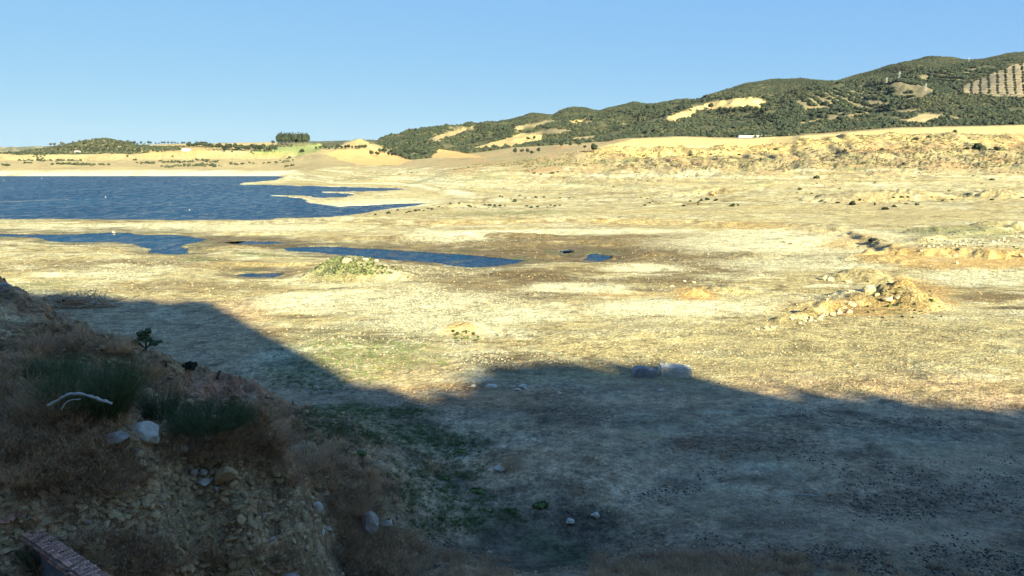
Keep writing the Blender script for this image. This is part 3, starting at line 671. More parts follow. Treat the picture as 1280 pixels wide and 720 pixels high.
def tube(P, Rr, sides=7):
    P = np.array(P, float); V = []; Fc = []
    for i, p in enumerate(P):
        t = P[min(i+1, len(P)-1)]-P[max(i-1, 0)]; t /= np.linalg.norm(t)+1e-9
        a = np.cross(t, (0, 0, 1) if abs(t[2]) < .9 else (1, 0, 0)); a /= np.linalg.norm(a); b = np.cross(t, a)
        for k in range(sides): q = 2*np.pi*k/sides; V.append(p+(a*np.cos(q)+b*np.sin(q))*Rr[i])
    for i in range(len(P)-1):
        for k in range(sides): Fc.append((i*sides+k, i*sides+(k+1) % sides, (i+1)*sides+(k+1) % sides, (i+1)*sides+k))
    return np.array(V), np.array(Fc)
def join(parts):
    V, Fc, o = [], [], 0
    for v, f in parts: V.append(v); Fc.append(np.asarray(f)+o); o += len(v)
    return np.concatenate(V), np.concatenate(Fc)
def box(x0, x1, y0, y1, z0, z1):
    v = np.array([(x, y, z) for z in (z0, z1) for y in (y0, y1) for x in (x0, x1)], float)
    return v, np.array([(0, 2, 3, 1), (4, 5, 7, 6), (0, 1, 5, 4), (2, 6, 7, 3), (0, 4, 6, 2), (1, 3, 7, 5)])
def bar(p, q, w_):
    p = np.array(p, float); q = np.array(q, float); return tube([p, q], [w_, w_], 4)

# ---------------------------------------------------------------- masses nobody could count
def hidden(mesh):                                   # a source shape that only the scatter uses; not part of the scene
    return bpy.data.objects.new(mesh.name+'_source', mesh)
def scatter(name, label, cat, pts, scl, meshes, tilt=.25, zs=None, loc_kind='stuff'):
    me = bpy.data.meshes.new(name); pts = np.asarray(pts, np.float32); n = len(pts)
    me.vertices.add(n); me.vertices.foreach_set('co', pts.ravel())
    rr = np.random.RandomState(n)
    s3 = np.repeat(np.asarray(scl, np.float32)[:, None], 3, 1)*rr.uniform(.8, 1.2, (n, 3))
    if zs is not None: s3[:, 2] *= zs
    a = me.attributes.new('scl', 'FLOAT_VECTOR', 'POINT'); a.data.foreach_set('vector', s3.astype(np.float32).ravel())
    rt = np.c_[rr.normal(0, tilt, n), rr.normal(0, tilt, n), rr.uniform(0, 6.28, n)]
    a = me.attributes.new('rot', 'FLOAT_VECTOR', 'POINT'); a.data.foreach_set('vector', rt.astype(np.float32).ravel())
    a = me.attributes.new('pick', 'INT', 'POINT'); a.data.foreach_set('value', rr.randint(0, len(meshes), n).astype(np.int32))
    o = add(name, me, kind=loc_kind, label=label, cat=cat)
    ng = bpy.data.node_groups.new(name, 'GeometryNodeTree')
    ng.interface.new_socket('Geometry', in_out='INPUT', socket_type='NodeSocketGeometry'); ng.interface.new_socket('Geometry', in_out='OUTPUT', socket_type='NodeSocketGeometry')
    gi = ng.nodes.new('NodeGroupInput'); go = ng.nodes.new('NodeGroupOutput'); L = ng.links
    ip = ng.nodes.new('GeometryNodeInstanceOnPoints'); gin = ng.nodes.new('GeometryNodeGeometryToInstance')
    for m in meshes:
        oi = ng.nodes.new('GeometryNodeObjectInfo'); oi.inputs['Object'].default_value = hidden(m); oi.inputs['As Instance'].default_value = True
        L.new(oi.outputs['Geometry'], gin.inputs[0])
    def attr(nm, dt):
        q = ng.nodes.new('GeometryNodeInputNamedAttribute'); q.data_type = dt; q.inputs['Name'].default_value = nm; return q.outputs['Attribute']
    L.new(gi.outputs[0], ip.inputs['Points'])
    src = ng.nodes.new('GeometryNodeJoinGeometry')
    # one input per shape, in order
    for q in [n_ for n_ in ng.nodes if n_.bl_idname == 'GeometryNodeObjectInfo'][::-1]: L.new(q.outputs['Geometry'], src.inputs[0])
    ng.nodes.remove(gin)
    L.new(src.outputs[0], ip.inputs['Instance']); ip.inputs['Pick Instance'].default_value = True
    L.new(attr('pick', 'INT'), ip.inputs['Instance Index']); L.new(attr('rot', 'FLOAT_VECTOR'), ip.inputs['Rotation']); L.new(attr('scl', 'FLOAT_VECTOR'), ip.inputs['Scale'])
    L.new(ip.outputs[0], go.inputs[0])
    md = o.modifiers.new('scatter', 'NODES'); md.node_group = ng
    return o
def leafy_blob(name, seed, mat, flat=.85):
    r = np.random.RandomState(seed); v, f = ico(2); v = v.copy()
    v *= (1+r.normal(0, .17, len(v)))[:, None]; v[:, 2] = v[:, 2]*flat+.45
    # loose outer leaf clumps
    p, d = crown_pts(r, 46, 8, 1.25, flat); p[:, 2] += .45
    a = np.cross(d, r.normal(size=(46, 3))); a /= np.linalg.norm(a, axis=1)[:, None]; b = np.cross(d, a)
    q, qf = quads_at(p, a*.2, b*.2)
    tri = np.concatenate([qf[:, :3], qf[:, [0, 2, 3]]])
    return mesh_np(name, np.concatenate([v, q]), np.concatenate([f, tri+len(v)]), mat, False)
rs2 = np.random.RandomState(21)
# --- woodland on the hills
def hill_points(n, y0=1080, y1=3450, u0=-.17, u1=.82):
    y = np.sqrt(rs2.uniform(y0**2, y1**2, n)); u = rs2.uniform(u0, u1, n); x = u*y; z = gzi(x, y)
    k = seen(x, y, z+5, .0035); return x[k], y[k], z[k]
x, y, z = hill_points(400000)
_, _, fo, fm = soil(x, y, z)
dens = fbm(x/55, y/80, 3); dens2 = fbm(x/200+50, y/200, 2)
px_, py_ = proj(x, y, z)
keep = (fo > .5) & (fm < .5) & (dens+dens2*.6 > -.24-.3*ss(2700, 2900, y))
olive = (dens2 > .02) ^ (rs2.rand(len(x)) < .2)
inorch = inside(ORCH, px_, py_)
orow = np.abs(((x*.93+y*.37)/24.0) % 1-.5) < .20
keep &= (~inorch) | orow
keep &= ~((rs2.rand(len(x)) < .33))
kd = keep & ~olive & ~inorch; ko = keep & olive & ~inorch; kb = keep & inorch
blob_d = [leafy_blob('far_tree_shape', i, M_LEAFD) for i in range(4)]; blob_o = [leafy_blob('far_bush_shape', i+9, M_LEAFO, .6) for i in range(4)]
P3 = np.c_[x, y, z]
scatter('woodland_trees', 'dark evergreen woodland covering the hills on the right', 'woodland', P3[kd], (1.3+3.0*rs2.rand(kd.sum())**2.2)*(1-.3*ss(2700, 2900, y[kd])), blob_d, .1)
scatter('hill_scrub', 'olive green scrub spread over the hills between the trees', 'scrub', P3[ko], 1.0+2.4*rs2.rand(ko.sum())**2, blob_o, .1)
scatter('plantation_trees', 'dark trees planted in rows on the slope left of the orchard', 'plantation', P3[kb], rs2.uniform(3.2, 4.8, kb.sum()), blob_d, .1)
xl, yl, zl = hill_points(9000, 1250, 2150, -.75, -.28)
kl = (fbm(xl/90, yl/90, 3)+ss(1450, 1750, yl)*.55*(xl/yl < -.42)+.0 > .16)
scatter('far_shore_scrub', 'dark scrub dotted over the low hills beyond the lake', 'scrub', np.c_[xl, yl, zl][kl], rs2.uniform(1.2, 3.0, kl.sum()), blob_d+blob_o, .1)
# --- dry scrub on the slope under the field and the stranded terraces
n = 60000
y = rs2.uniform(300, 690, n); u = rs2.uniform(-.12, .8, n); x = u*y; z = gzi(x, y)
m = (fbm(x/25, y/18, 4)+ss(9, 18, z)*.45-.42+rs2.normal(0, .08, n) > 0) & (z > .5)
k = m & (rs2.rand(n) < .16+.5*ss(9, 16, z))
bush_s = [leafy_blob('low_bush_shape', i+30, simple('scrub_leaves_'+'abc'[i], [(.3, (.10, .085, .045)), (.7, (.22, .18, .095))] if i else [(.3, (.05, .06, .028)), (.7, (.12, .12, .055))], 1.5, bump=0, rand=.35), .55) for i in range(3)]
scatter('terrace_scrub', 'low dry scrub dotted over the terraces below the yellow field', 'scrub', np.c_[x, y, z][k], rs2.uniform(.2, .75, k.sum()), bush_s, .1)
# --- stones and clods on the lakebed
stone_s = [rock_mesh('stone_shape', 50+i, 1, 5, M_COB, (1, .8, .45), rough=.03) for i in range(4)]
clod_s = [rock_mesh('clod_shape', 60+i, 1, 4, M_CLOD, (1, .8, .5), rough=.05) for i in range(4)]
dark_s = [rock_mesh('dark_clod_shape', 70+i, 1, 4, M_ROCKD, (1, .8, .5), rough=.05) for i in range(4)]
def bed_points(n, py0, py1, px0=-60, px1=1340):
    px = rs2.uniform(px0, px1, n); Yi = 1/rs2.uniform(1/(F*EYE/(py0-200)), 1/(F*EYE/(py1-200)), n)
    py = rs2.uniform(py0, py1, n); x, y = atz(px, py); z = gzi(x, y); return px, py, x, y, z
px, py, x, y, z = bed_points(230000, 262, 470)
d = fbm(x/30, y/18, 5)+fbm(x/7, y/4.5, 4)*.6; pa = np.zeros(len(x))
for bx, by, rx, ry, col, s_ in BLOBS:
    if col is C_PALE: pa = np.maximum(pa, (1-ss(.5, 1.2, np.hypot((px-bx)/rx, (py-by)/ry)))*s_)
k = (z > WL+.35) & (rs2.rand(len(x)) < .05+.45*ss(.05, .35, d)+pa*.85) & (rs2.rand(len(x)) < .6)
k &= ~((px > 880) & (py > 392) & (rs2.rand(len(x)) < .8))
scatter('bed_cobbles', 'pale cobbles strewn over the sunlit lakebed', 'cobbles', np.c_[x, y, z-.02][k], .05+.20*rs2.rand(k.sum())**5+y[k]*.0007, stone_s, .4)
px, py, x, y, z = bed_points(26000, 262, 720); k = (z > WL+.3) & (rs2.rand(len(x)) < .5)
scatter('bed_clods', 'small brown clods of dried mud on the lakebed', 'clods', np.c_[x, y, z-.02][k], .06+.14*rs2.rand(k.sum())**2+y[k]*.0008, clod_s, .4)
px, py, x, y, z = bed_points(150000, 440, 735, 360, 1340)
d = fbm(x/9, y/6, 4)+fbm(x/2.2+9, y/2.2, 3)*.6+ss(560, 1100, px)*.28+ss(500, 640, py)*.22-.36
k = (rs2.rand(len(x)) < ss(.02, .4, d)) & (z > -.3) & (rs2.rand(len(x)) < .42)
scatter('dark_pebbles', 'small black pebbles and weed stubs on the shaded grey mud', 'pebbles', np.c_[x, y, z-.01][k], (.028+.14*rs2.rand(k.sum())**3), dark_s, .4)
px, py, x, y, z = bed_points(52000, 455, 735, 280, 1340); k = (z > -.3) & (fbm(x/6, y/4, 3)+.25 > rs2.rand(len(x))*.8)
scatter('pale_pebbles', 'tiny pale pebbles on the shaded mud flat', 'pebbles', np.c_[x, y, z-.01][k], (.022+.10*rs2.rand(k.sum())**4), stone_s+clod_s, .4)
# --- bank rubble: clods and stones on the near slope
px = rs2.uniform(-20, 520, 15000); py = rs2.uniform(350, 722, 15000)
def hits(px, py):
    dx, dy, dz = ray(px, py); u = dx/dy; s_ = dz/dy; j = np.clip(np.searchsorted(UU, u), 0, len(UU)-1)
    col = _vis[:, j]; k_ = np.argmax(col > s_[None, :], axis=0); k_ = np.maximum(k_, 1)
    a = _sl[k_-1, j]; b = _sl[k_, j]; t = np.clip((s_-a)/(b-a+1e-9), 0, 1); Y = YY[k_-1]+(YY[k_]-YY[k_-1])*t
    return u*Y, Y, gzi(u*Y, Y)
x, y, z = hits(px, py); near = (y < 60) & (z > .4)
bare = np.exp(-(((px-250)/150)**2+((py-640)/60)**2)*1.0)+.25*np.exp(-(((px-90)/60)**2+((py-420)/40)**2))
k = near & (rs2.rand(len(x)) < bare*1.6+.14)
scatter('bank_clods', 'crumbled earth clods on the bare slope of the near bank', 'clods', np.c_[x, y, z-.02][k], .05+.42*rs2.rand(k.sum())**4, clod_s+clod_s[:2], .5)
k = near & (rs2.rand(len(x)) < (bare+.05)*.14)
grey_s = [rock_mesh('grey_stone_shape', 80+i, 1, 5, M_ROCKG, (1, .8, .6), rough=.03) for i in range(3)]
scatter('bank_stones', 'small grey stones lying on the near bank', 'stones', np.c_[x, y, z][k], .05+.22*rs2.rand(k.sum())**3, grey_s, .5)
# --- dry brush over the near bank, green weeds at its foot, straw along the lower edge
dry_s = [blade_mesh('dry_tuft_shape', 100+i, m_, n=48, base_r=.16, h=.55, lean=.75, width=.011, curve=.2, seg=2, twig=3) for i, m_ in enumerate((M_DRY, M_DRYG, M_DRYG, M_DRY))]
px = rs2.uniform(-30, 560, 9000); py = rs2.uniform(400, 730, 9000); x, y, z = hits(px, py)
dmask = np.zeros(len(px))
for bx, by, rx, ry, s_ in [(60,560,110,70,1),(130,600,70,22,.8),(30,480,60,40,.9),(90,530,80,40,1),(240,572,60,24,.8),(320,560,90,30,.9),(400,590,50,36,.8),(440,620,50,50,.9),(470,690,60,40,.9),(350,530,50,30,.7),(150,700,120,26,.7),(200,470,60,30,.35),(300,700,90,16,.4),(540,700,60,18,.5),(90,430,70,24,.4)]:
    dmask = np.maximum(dmask, (1-ss(.5, 1.15, np.hypot((px-bx)/rx, (py-by)/ry)+fbm(x/2, y/2, 3)*.4))*s_)
k = (rs2.rand(len(px)) < dmask*.62) & (y < 62)
scatter('dry_brush', 'tangled dry brown brush covering the near bank', 'dry brush', np.c_[x, y, z][k], rs2.uniform(.6, 1.35, k.sum()), dry_s, .15)
gr_s = [blade_mesh('green_tuft_shape', 110+i, M_LEAFG, n=34, base_r=.14, h=.2, lean=.6, width=.010, curve=.3, seg=2) for i in range(3)]
px = rs2.uniform(330, 680, 30000); py = rs2.uniform(425, 700, 30000); x, y, z = hits(px, py); dm = np.zeros(len(px))
for bx, by, rx, ry, s_ in [(455,515,90,12,1),(500,545,90,16,.8),(430,535,60,20,.7),(570,560,60,20,.6),(540,615,60,26,.5),(600,640,60,24,.45),(450,440,110,26,.5),(400,470,80,24,.5),(560,660,60,14,.5),(540,590,70,24,.5)]:
    dm = np.maximum(dm, (1-ss(.4, 1.2, np.hypot((px-bx)/rx, (py-by)/ry)+fbm(x/3, y/2.5, 4)*.9))*s_)
k = (rs2.rand(len(px)) < dm*.75)
scatter('green_ground_cover', 'short green weeds spreading over the foot of the bank', 'ground cover', np.c_[x, y, z-.02][k], rs2.uniform(.5, 1.3, k.sum()), gr_s, .1)
px = np.r_[rs2.uniform(740, 1010, 700), rs2.uniform(500, 640, 160), rs2.uniform(1010, 1290, 60)]; py = np.r_[rs2.uniform(694, 730, 700), rs2.uniform(695, 730, 160), rs2.uniform(705, 730, 60)]; x, y, z = hits(px, py)
straw_s = [blade_mesh('straw_tuft_shape', 120+i, M_DRY if i else M_DRYG, n=46, base_r=.18, h=.5, lean=.5, width=.006, curve=.3, seg=3, twig=1) for i in range(2)]
k = fbm(x/1.5, y/1.5, 3) > -.15
scatter('straw_grass', 'dry straw coloured grass along the bottom edge below the mud flat', 'dry grass', np.c_[x, y, z-.02][k], rs2.uniform(.6, 1.2, k.sum()), straw_s, .1)
# green weeds on the mound and the rubble banks
px = np.r_[rs2.uniform(352, 500, 1500), rs2.uniform(1080, 1180, 90), rs2.uniform(1150, 1285, 260), rs2.uniform(565, 600, 50)]; py = np.r_[rs2.uniform(320, 356, 1500), rs2.uniform(352, 398, 90), rs2.uniform(288, 312, 260), rs2.uniform(414, 428, 50)]
x, y, z = hits(px, py); k = (fbm(x/3, y/3, 3)+.12 > 0) & ((z > .9) | (px > 560)) & (rs2.rand(len(x)) < .75)
weed_s = [crown_mesh('weed_shape', 130+i, m_, 1.0, 60, .22, 4, .6, .2) for i, m_ in enumerate((M_LEAFG, M_LEAFO, M_LEAFO))]
scatter('mound_weeds', 'green weeds growing over the mound and rubble banks', 'weeds', np.c_[x, y, z-.05][k], rs2.uniform(.14, .42, k.sum()), weed_s, .1)

# ---------------------------------------------------------------- boulders and stones one can point at
def mpp(Y): return Y/F
def rock(px, py, wpx, hpx, label, seed, mat=None, sub=2, cuts=9, depth=.75, rotz=None, tilt=(0, 0), group=None, cat='rock', name='rock', low=.45, sink=0.0):
    x, y, z = hit(px, py); w_ = wpx*mpp(y); h_ = hpx*mpp(y)
    me = rock_mesh(name, seed, sub, cuts, mat or M_ROCK, (w_, w_*depth, h_), rough=.04, low=low)
    if y < 60: y -= .3*w_*depth; sink -= h_*.12
    o = add(name, me, label=label, cat=cat, group=group, loc=(x, y, z-h_*.2-sink))
    o.rotation_euler = (tilt[0], tilt[1], rnd.uniform(-.4, .4) if rotz is None else rotz); return o
rock(187,558,52,40,'big pale angular boulder tilted on the near bank, larger of the pair','1' and 201,sub=4,cuts=10,depth=.6,tilt=(.1,.38),rotz=.1,low=.35,name='boulder',cat='boulder')
rock(146,550,40,19,'long low grey boulder touching the left side of the big pale one',202,M_ROCKG,sub=3,depth=.6,name='boulder',cat='boulder')
rock(228,564,19,13,'small grey white rock on the bank right of the big pale boulder',203,sub=3)
rock(197,553,11,11,'small upright stone just below the big pale boulder',204)
rock(77,517,13,12,'small pale rock under the bleached branch',205,sub=3)
rock(40,540,13,9,'small grey rock in the brush at far left of the bank',206,M_ROCKG)
rock(25,506,11,5,'flat pale stone in the brush left of the branch',207)
rock(94,610,9,8,'round pale stone alone on the bare slope above the brick wall',208)
rock(259,606,24,10,'flat whitish stone at the front of the stone cluster',209,sub=3,low=.3)
rock(255,593,13,8,'rounded stone on the top of the stone cluster',210)
rock(244,596,11,11,'greyish stone at the left of the cluster',211,M_ROCKG)
rock(266,596,11,9,'grey stone at the back right of the cluster',212,M_ROCKG)
rock(274,613,12,10,'white stone just right below the stone cluster',213)
rock(238,588,9,6,'small tan stone upslope of the cluster',214,M_CLOD)
rock(283,596,36,22,'wide brown slab of earth behind the stone cluster',215,M_CLOD,sub=3,low=.3)
rock(158,611,9,10,'dark edged stone in the middle of the bare slope',216,M_ROCKG)
rock(215,695,10,7,'pale stone low on the slope near the dark foot',217)
rock(307,672,10,14,'upright tan stone on the lower part of the eroded lump',218,M_CLOD)
rock(233,685,14,14,'brown block half buried low on the bare slope',219,M_CLOD)
rock(177,582,16,12,'tan stone below the boulders at the head of the rubble',220,M_CLOD)
rock(398,642,17,17,'white rock leaning against the right side of the eroded lump',221,sub=3,cuts=7)
rock(404,671,10,11,'narrow white stone at the foot of the eroded lump',222)
rock(412,662,14,5,'thin flat white stone above the narrow one',223)
rock(417,672,4,6,'tiny white chip right of the narrow stone',224)
rock(433,672,9,5,'small brownish stone right of the white chips',225,M_CLOD)
rock(463,660,28,40,'tall rounded grey boulder beside dry grass at the foot of the bank',226,M_ROCKG,sub=4,cuts=6,depth=.7,low=.6,name='boulder',cat='boulder')
rock(484,657,20,13,'white angular rock touching the tall grey boulder',227,sub=3,low=.3)
rock(503,678,7,6,'little round white stone on dark soil right of the tall boulder',228)
rock(365,722,26,13,'rounded grey rock cut by the bottom edge of the picture',229,M_ROCKG,sub=3)
rock(341,713,5,4,'small brown stone above the rounded bottom rock',230,M_CLOD)
rock(408,560,6,5,'dark small stone among the dry tufts of the bank',231,M_ROCKG)
rock(614,485,16,8,'round white boulder on reddish soil at the shadow edge',232,sub=3,low=.6,name='boulder',cat='boulder')
rock(592,483,9,4,'small white stone just left of the round white boulder',233)
rock(655,485,15,8,'flat grey white rock on the shaded mud',234,sub=3)
rock(647,488,9,5,'smaller rock just left of the flat grey white one',235)
rock(699,492,7,4,'small pale stone in the line of stones, left end',236)
rock(731,491,7,3,'flat little stone in the middle of the line of stones',237)
rock(774,491,6,5,'bright white stone left of the concrete blocks',238)
rock(827,488,10,4,'flat stone in front of the light concrete block',239)
rock(835,499,4,3,'tiny white stone nearest the viewer below the concrete block',240)
rock(581,500,5,4,'tiny white stone at the left below the reddish soil',241)
rock(627,585,22,7,'flat pale slab lying on the shaded mud flat',242,sub=3,low=.3)
rock(712,653,13,9,'white pointed rock on the dark mud, left of a pair',243,sub=3,cuts=6,low=.3)
rock(744,645,14,10,'white rock with green weeds, right of a pair',244,sub=3)
rock(690,656,5,5,'bluish grey pebble left of the white pointed rock',245,M_ROCKG)
rock(805,642,5,3,'small pale stone right of the pair on dark mud',246)
rock(742,544,3,3,'tiny white stone on brown mud in the middle distance',247)
rock(612,690,9,4,'low grey stone near the bottom centre',248,M_ROCKG)
rock(1036,618,8,4,'small tan stone in the shaded flat on the right',249,M_CLOD)
# lit side
RB = [(1030,350,9,9,'pale standing rock, left of a touching pair on the sunny flat'),(1038,351,9,8,'rounded pale rock, right of a touching pair on the sunny flat'),(1060,353,9,7,'low pale rock right of the touching pair'),(1086,366,16,15,'tallest pale boulder beside the orange cone'),
 (1097,368,9,6,'low flat rock right of the tallest pale boulder'),(1110,373,14,6,'long flat whitish rock in front of the tallest boulder'),(1122,371,8,5,'small rock below the orange cone'),(1065,382,11,9,'bright white boulder at the right end of the rubble wall'),
 (1060,391,10,7,'rounded rock below the bright white boulder'),(1050,392,9,6,'rock in the middle of the rubble wall'),(1041,394,8,6,'rock left of the middle of the rubble wall'),(1033,375,4,4,'small stone above the rubble wall'),
 (1025,400,9,4,'rock near the left end of the rubble wall'),(1013,401,7,4,'small rock at the left part of the rubble wall'),(1000,404,6,3,'small stone at the left tip of the rubble wall'),
 (1195,321,8,5,'pale block standing on the edge of the ochre step'),(1196,330,4,7,'narrow dark rock stuck in the face of the ochre step'),(984,303,6,4,'pale rock beside the gravel wash, upper'),(975,308,6,3,'dark edged rock at the left of the gravel wash'),(990,305,5,3,'small whitish rock at the right of the gravel wash'),
 (951,345,8,4,'lone pale stone on the sunny flat left of the pair'),(946,412,7,3,'pale stone in the row before the shade, left'),(958,411,8,4,'whitish stone in the row before the shade, middle'),(966,410,7,4,'pale stone in the row before the shade, right'),
 (434,328,13,8,'white boulder on top of the weedy mound'),(457,325,8,4,'pale rock at the right of the mound top'),(625,420,4,5,'small white upright stone right of the low orange mound'),(470,327,6,4,'small rock on the right shoulder of the weedy mound'),
 (840,358,7,3,'small dark edged rock by the ochre hollow'),(867,354,6,4,'rock above the ochre hollow'),(855,352,5,3,'small pale rock left above the ochre hollow'),(1278,320,8,6,'dark rock at the right border of the picture'),(142,291,4,3,'tiny white rock at the edge of the winding stream')]
for i, (px, py, w_, h_, lb) in enumerate(RB): rock(px, py, w_*1.1, h_*1.1, lb, 300+i, M_ROCKW, sub=2, cuts=8, low=.4)
r_ = random.Random(3)
for i in range(70):                                  # rubble of the wall and of the bank behind
    t = r_.random()
    if i < 34: px, py = 985+72*t, 401-9*t*t-6*t+r_.gauss(0, 1.6); lb, gp = 'small rubble stone heaped in the low wall on the sunny flat', 'rubble of the low wall'
    else: px, py = 1150+132*t, 309-13*t+r_.gauss(0, 2.2); lb, gp = 'small dark rubble stone on the long bank at the right', 'rubble of the long bank'
    rock(px, py, r_.uniform(2.5, 5.5), r_.uniform(2.2, 4.5), lb, 400+i % 12, M_ROCKW if i < 34 or i % 3 else M_ROCKG, sub=2, cuts=7, group=gp)
# concrete blocks
def block(px, py, wpx, hpx, dep, mat, label, seed, rz):
    x, y, z = hit(px, py); w_, h_ = wpx*mpp(y), hpx*mpp(y)
    import bmesh
    bm = bmesh.new(); bmesh.ops.create_cube(bm, size=1); bmesh.ops.subdivide_edges(bm, edges=bm.edges[:], cuts=9, use_grid_fill=True)
    P = np.array([v.co[:] for v in bm.verts]); cor = np.abs(P)**6; shr = 1-.10*ss(.006, .03, (cor[:, 0]*cor[:, 1]+cor[:, 1]*cor[:, 2]+cor[:, 0]*cor[:, 2])*400)
    P = P*shr[:, None]*np.array((w_, dep, h_*1.2))
    nz_ = fbm(P[:, 0]*1.3+seed, P[:, 1]*1.3+P[:, 2]*1.9, 4); P *= (1+nz_*.08)[:, None]
    P[:, 2] += h_*.32+(P[:, 2] > 0)*(fbm(P[:, 0]*1.1+seed, P[:, 1]*1.2, 3)*.3-.06*np.abs(P[:, 0]))
    crack = np.exp(-((P[:, 0]-w_*.12)/.09)**2)*(seed == 5); P[:, 1] += crack*.12*np.sign(-P[:, 1])*-1
    for v, q in zip(bm.verts, P): v.co = q
    me = bpy.data.meshes.new('concrete_block'); bm.to_mesh(me); bm.free(); me.materials.append(mat)
    o = add('concrete_block', me, label=label, cat='concrete block', loc=(x, y+dep/2, z-.1)); o.rotation_euler = (.05, .03, rz)
block(846,472,44,17,1.5,M_CONC,'large light grey concrete block at the edge of the shade',5,-.05)
block(806,472,30,14,1.2,M_CONCD,'dark bluish concrete block left of the light one',8,.06)

# ---------------------------------------------------------------- wood
def stick(name, pts, r0, r1, mat, label, cat, sides=8, forks=()):
    P = [Vector(p)+Vector((rnd.gauss(0, r1*.2), rnd.gauss(0, r1*.2), rnd.gauss(0, r1*.2))) for p in pts]; o = P[0].copy(); n = len(P)
    t = add(name, None, label=label, cat=cat, loc=o)
    def poly(PP, a, b): return tube([tuple(p-o) for p in PP], [(a+(b-a)*i/(len(PP)-1))*rnd.uniform(.72, 1.2) for i in range(len(PP))], sides)
    v, f = poly(P, r0, r1); add('limb', mesh_np('limb', v, f, mat), parent=t)
    for fk, a, b in forks:
        v, f = poly([Vector(p) for p in fk], a, b); add('side_limb', mesh_np('side_limb', v, f, mat), parent=t)
def pxs(L, Y, up=0.0):
    out = []
    for p in L:
        x, y, z = at(p[0], p[1], Y+(p[2] if len(p) > 2 else 0)); out.append((float(x), float(y), float(z)+up))
    return out
by = hit(95, 512)[1]-2.2
def smooth_poly(P, k=4):
    P = np.array(P); t = np.arange(len(P)); T = np.linspace(0, len(P)-1, (len(P)-1)*k+1)
    Q = np.stack([np.interp(T, t, P[:, i]) for i in range(3)], 1); Q[1:-1] = (Q[:-2]+2*Q[1:-1]+Q[2:])/4; Q[1:-1] = (Q[:-2]+2*Q[1:-1]+Q[2:])/4; return [tuple(q) for q in Q]
stick('dead_branch', smooth_poly(pxs([(60,507),(72,500),(84,493),(96,491),(110,494),(125,500),(140,504)], by)), .045, .055, M_WOODW, 'bleached white forked branch arching over the dry brush', 'branch',
      forks=[(smooth_poly(pxs([(77,512),(81,504),(88,500),(101,499)], by)), .03, .02)])
x, y, z = hit(271, 474)
stick('stump', [(x, y, z-.2), (x+.05, y, z+.15), (x+.22, y, z+.5)], .09, .07, M_WOOD, 'short dark stump leaning on the reddish shoulder of the bank', 'stump')
x, y, z = hit(334, 502)
stick('driftwood', [(x-.3, y, z+.25), (x, y, z+.15), (x+.45, y, z+.02)], .07, .04, M_WOOD, 'short dark driftwood at the right tip of the bank', 'driftwood')
for px, py, L_, a, lb in [(1032,520,14,-.6,'thin dark stick standing in the shaded flat, left'),(1055,533,24,-.2,'long thin dark stick lying on the shaded flat')]:
    x, y, z = hit(px, py); l = L_*mpp(y); stick('driftwood', [(x-l/2, y+.3, z+.22), (x, y, z+.1), (x+l/2, y-.3, z+.04)], .04, .02, M_WOOD, lb, 'driftwood')
x, y, z = hit(1004, 620); stick('plank', [(x-1.0, y+.15, z+.06), (x, y, z+.07), (x+.9, y-.1, z+.06)], .05, .04, M_WOODW, 'long pale pole lying on the shaded mud flat', 'pole')
x, y, z = hit(318, 722); stick('dead_branch', [(x-.3, y+.1, z+.45), (x-.1, y, z+.25), (x+.1, y-.2, z+.05)], .02, .012, M_WOODW, 'thin pale stick at the dark foot of the slope', 'stick')
# heap of dead branches
x0, y0, z0 = hit(95, 384)
t = add('brush_heap', None, label='tangled heap of dead grey branches on the bed behind the bank', cat='brush heap', loc=(x0, y0, z0))
parts = []
r_ = np.random.RandomState(5)
for i in range(120):
    c = r_.normal(0, 1, 3)*np.array((2.4, .9, .5)); c[2] = abs(c[2])*1.3+.1; d = r_.normal(size=3)*np.array((1, .6, .45)); d /= np.linalg.norm(d); L_ = r_.uniform(.6, 2.4)
    k = r_.normal(size=3)*.18; parts.append(tube([c-d*L_, c+k, c+d*L_], [.07*r_.uniform(.4, 1.3), .05, .015], 4))
v, f = join(parts); v[:, 2] = np.maximum(v[:, 2], -.1); add('twigs', mesh_np('twigs', v, f, M_DRYG), parent=t)
v, f = join([tube(smooth_poly([(-1.5, -.8, .2), (.3, -1.4, .25), (2.2, -1.1, .45), (3.0, 0, 1.0), (3.1, .6, 1.5)]), [.09]*17, 6), tube([(-3, 0, .3), (-1.2, .1, 1.1), (.4, .2, 1.7)], [.12, .1, .05], 6), tube([(.5, 0, .3), (1.6, .4, 1.2), (2.9, .4, 2.3)], [.09, .07, .03], 6)])
add('bare_limbs', mesh_np('bare_limbs', v, f, M_WOODW), parent=t)
add('leaf_clump', crown_mesh('leaf_clump', 6, M_LEAFD, 1.0, 200, .12, 6, .6, .5), parent=t, loc=(-1.6, .3, .5))

# ---------------------------------------------------------------- shrubs of the near bank
def broom(px, py, wpx, hpx, label, seed, n, mat=M_BROOM, name='broom_bush', lean=.42, cat='bush', twig=2, width=.009, base=.42):
    x, y, z = hit(px, py); w_, h_ = wpx*mpp(y), hpx*mpp(y)
    me = blade_mesh(name, seed, mat, n=n, base_r=w_*base, h=h_*1.15, lean=lean, width=width, curve=.18, seg=3, twig=twig)
    return add(name, me, label=label, cat=cat, loc=(x, y, z-.05))
broom(118,518,92,72,'big dense green broom bush on the near bank above the branch',1,2600,twig=2)
broom(70,480,60,42,'paler broom bush fading into brush, left of the big one',2,800,twig=2)
broom(200,520,46,46,'thin sparse green shrub on the slope right of the big broom',3,420,lean=.35)
broom(262,528,104,34,'low wide dark green bush under the reddish shoulder',4,1900,lean=.7,twig=3)
broom(60,520,58,46,'large rounded tuft of dry tan straw left of the broom bush',5,900,M_DRY,'dry_bush',lean=.6,cat='dry bush')
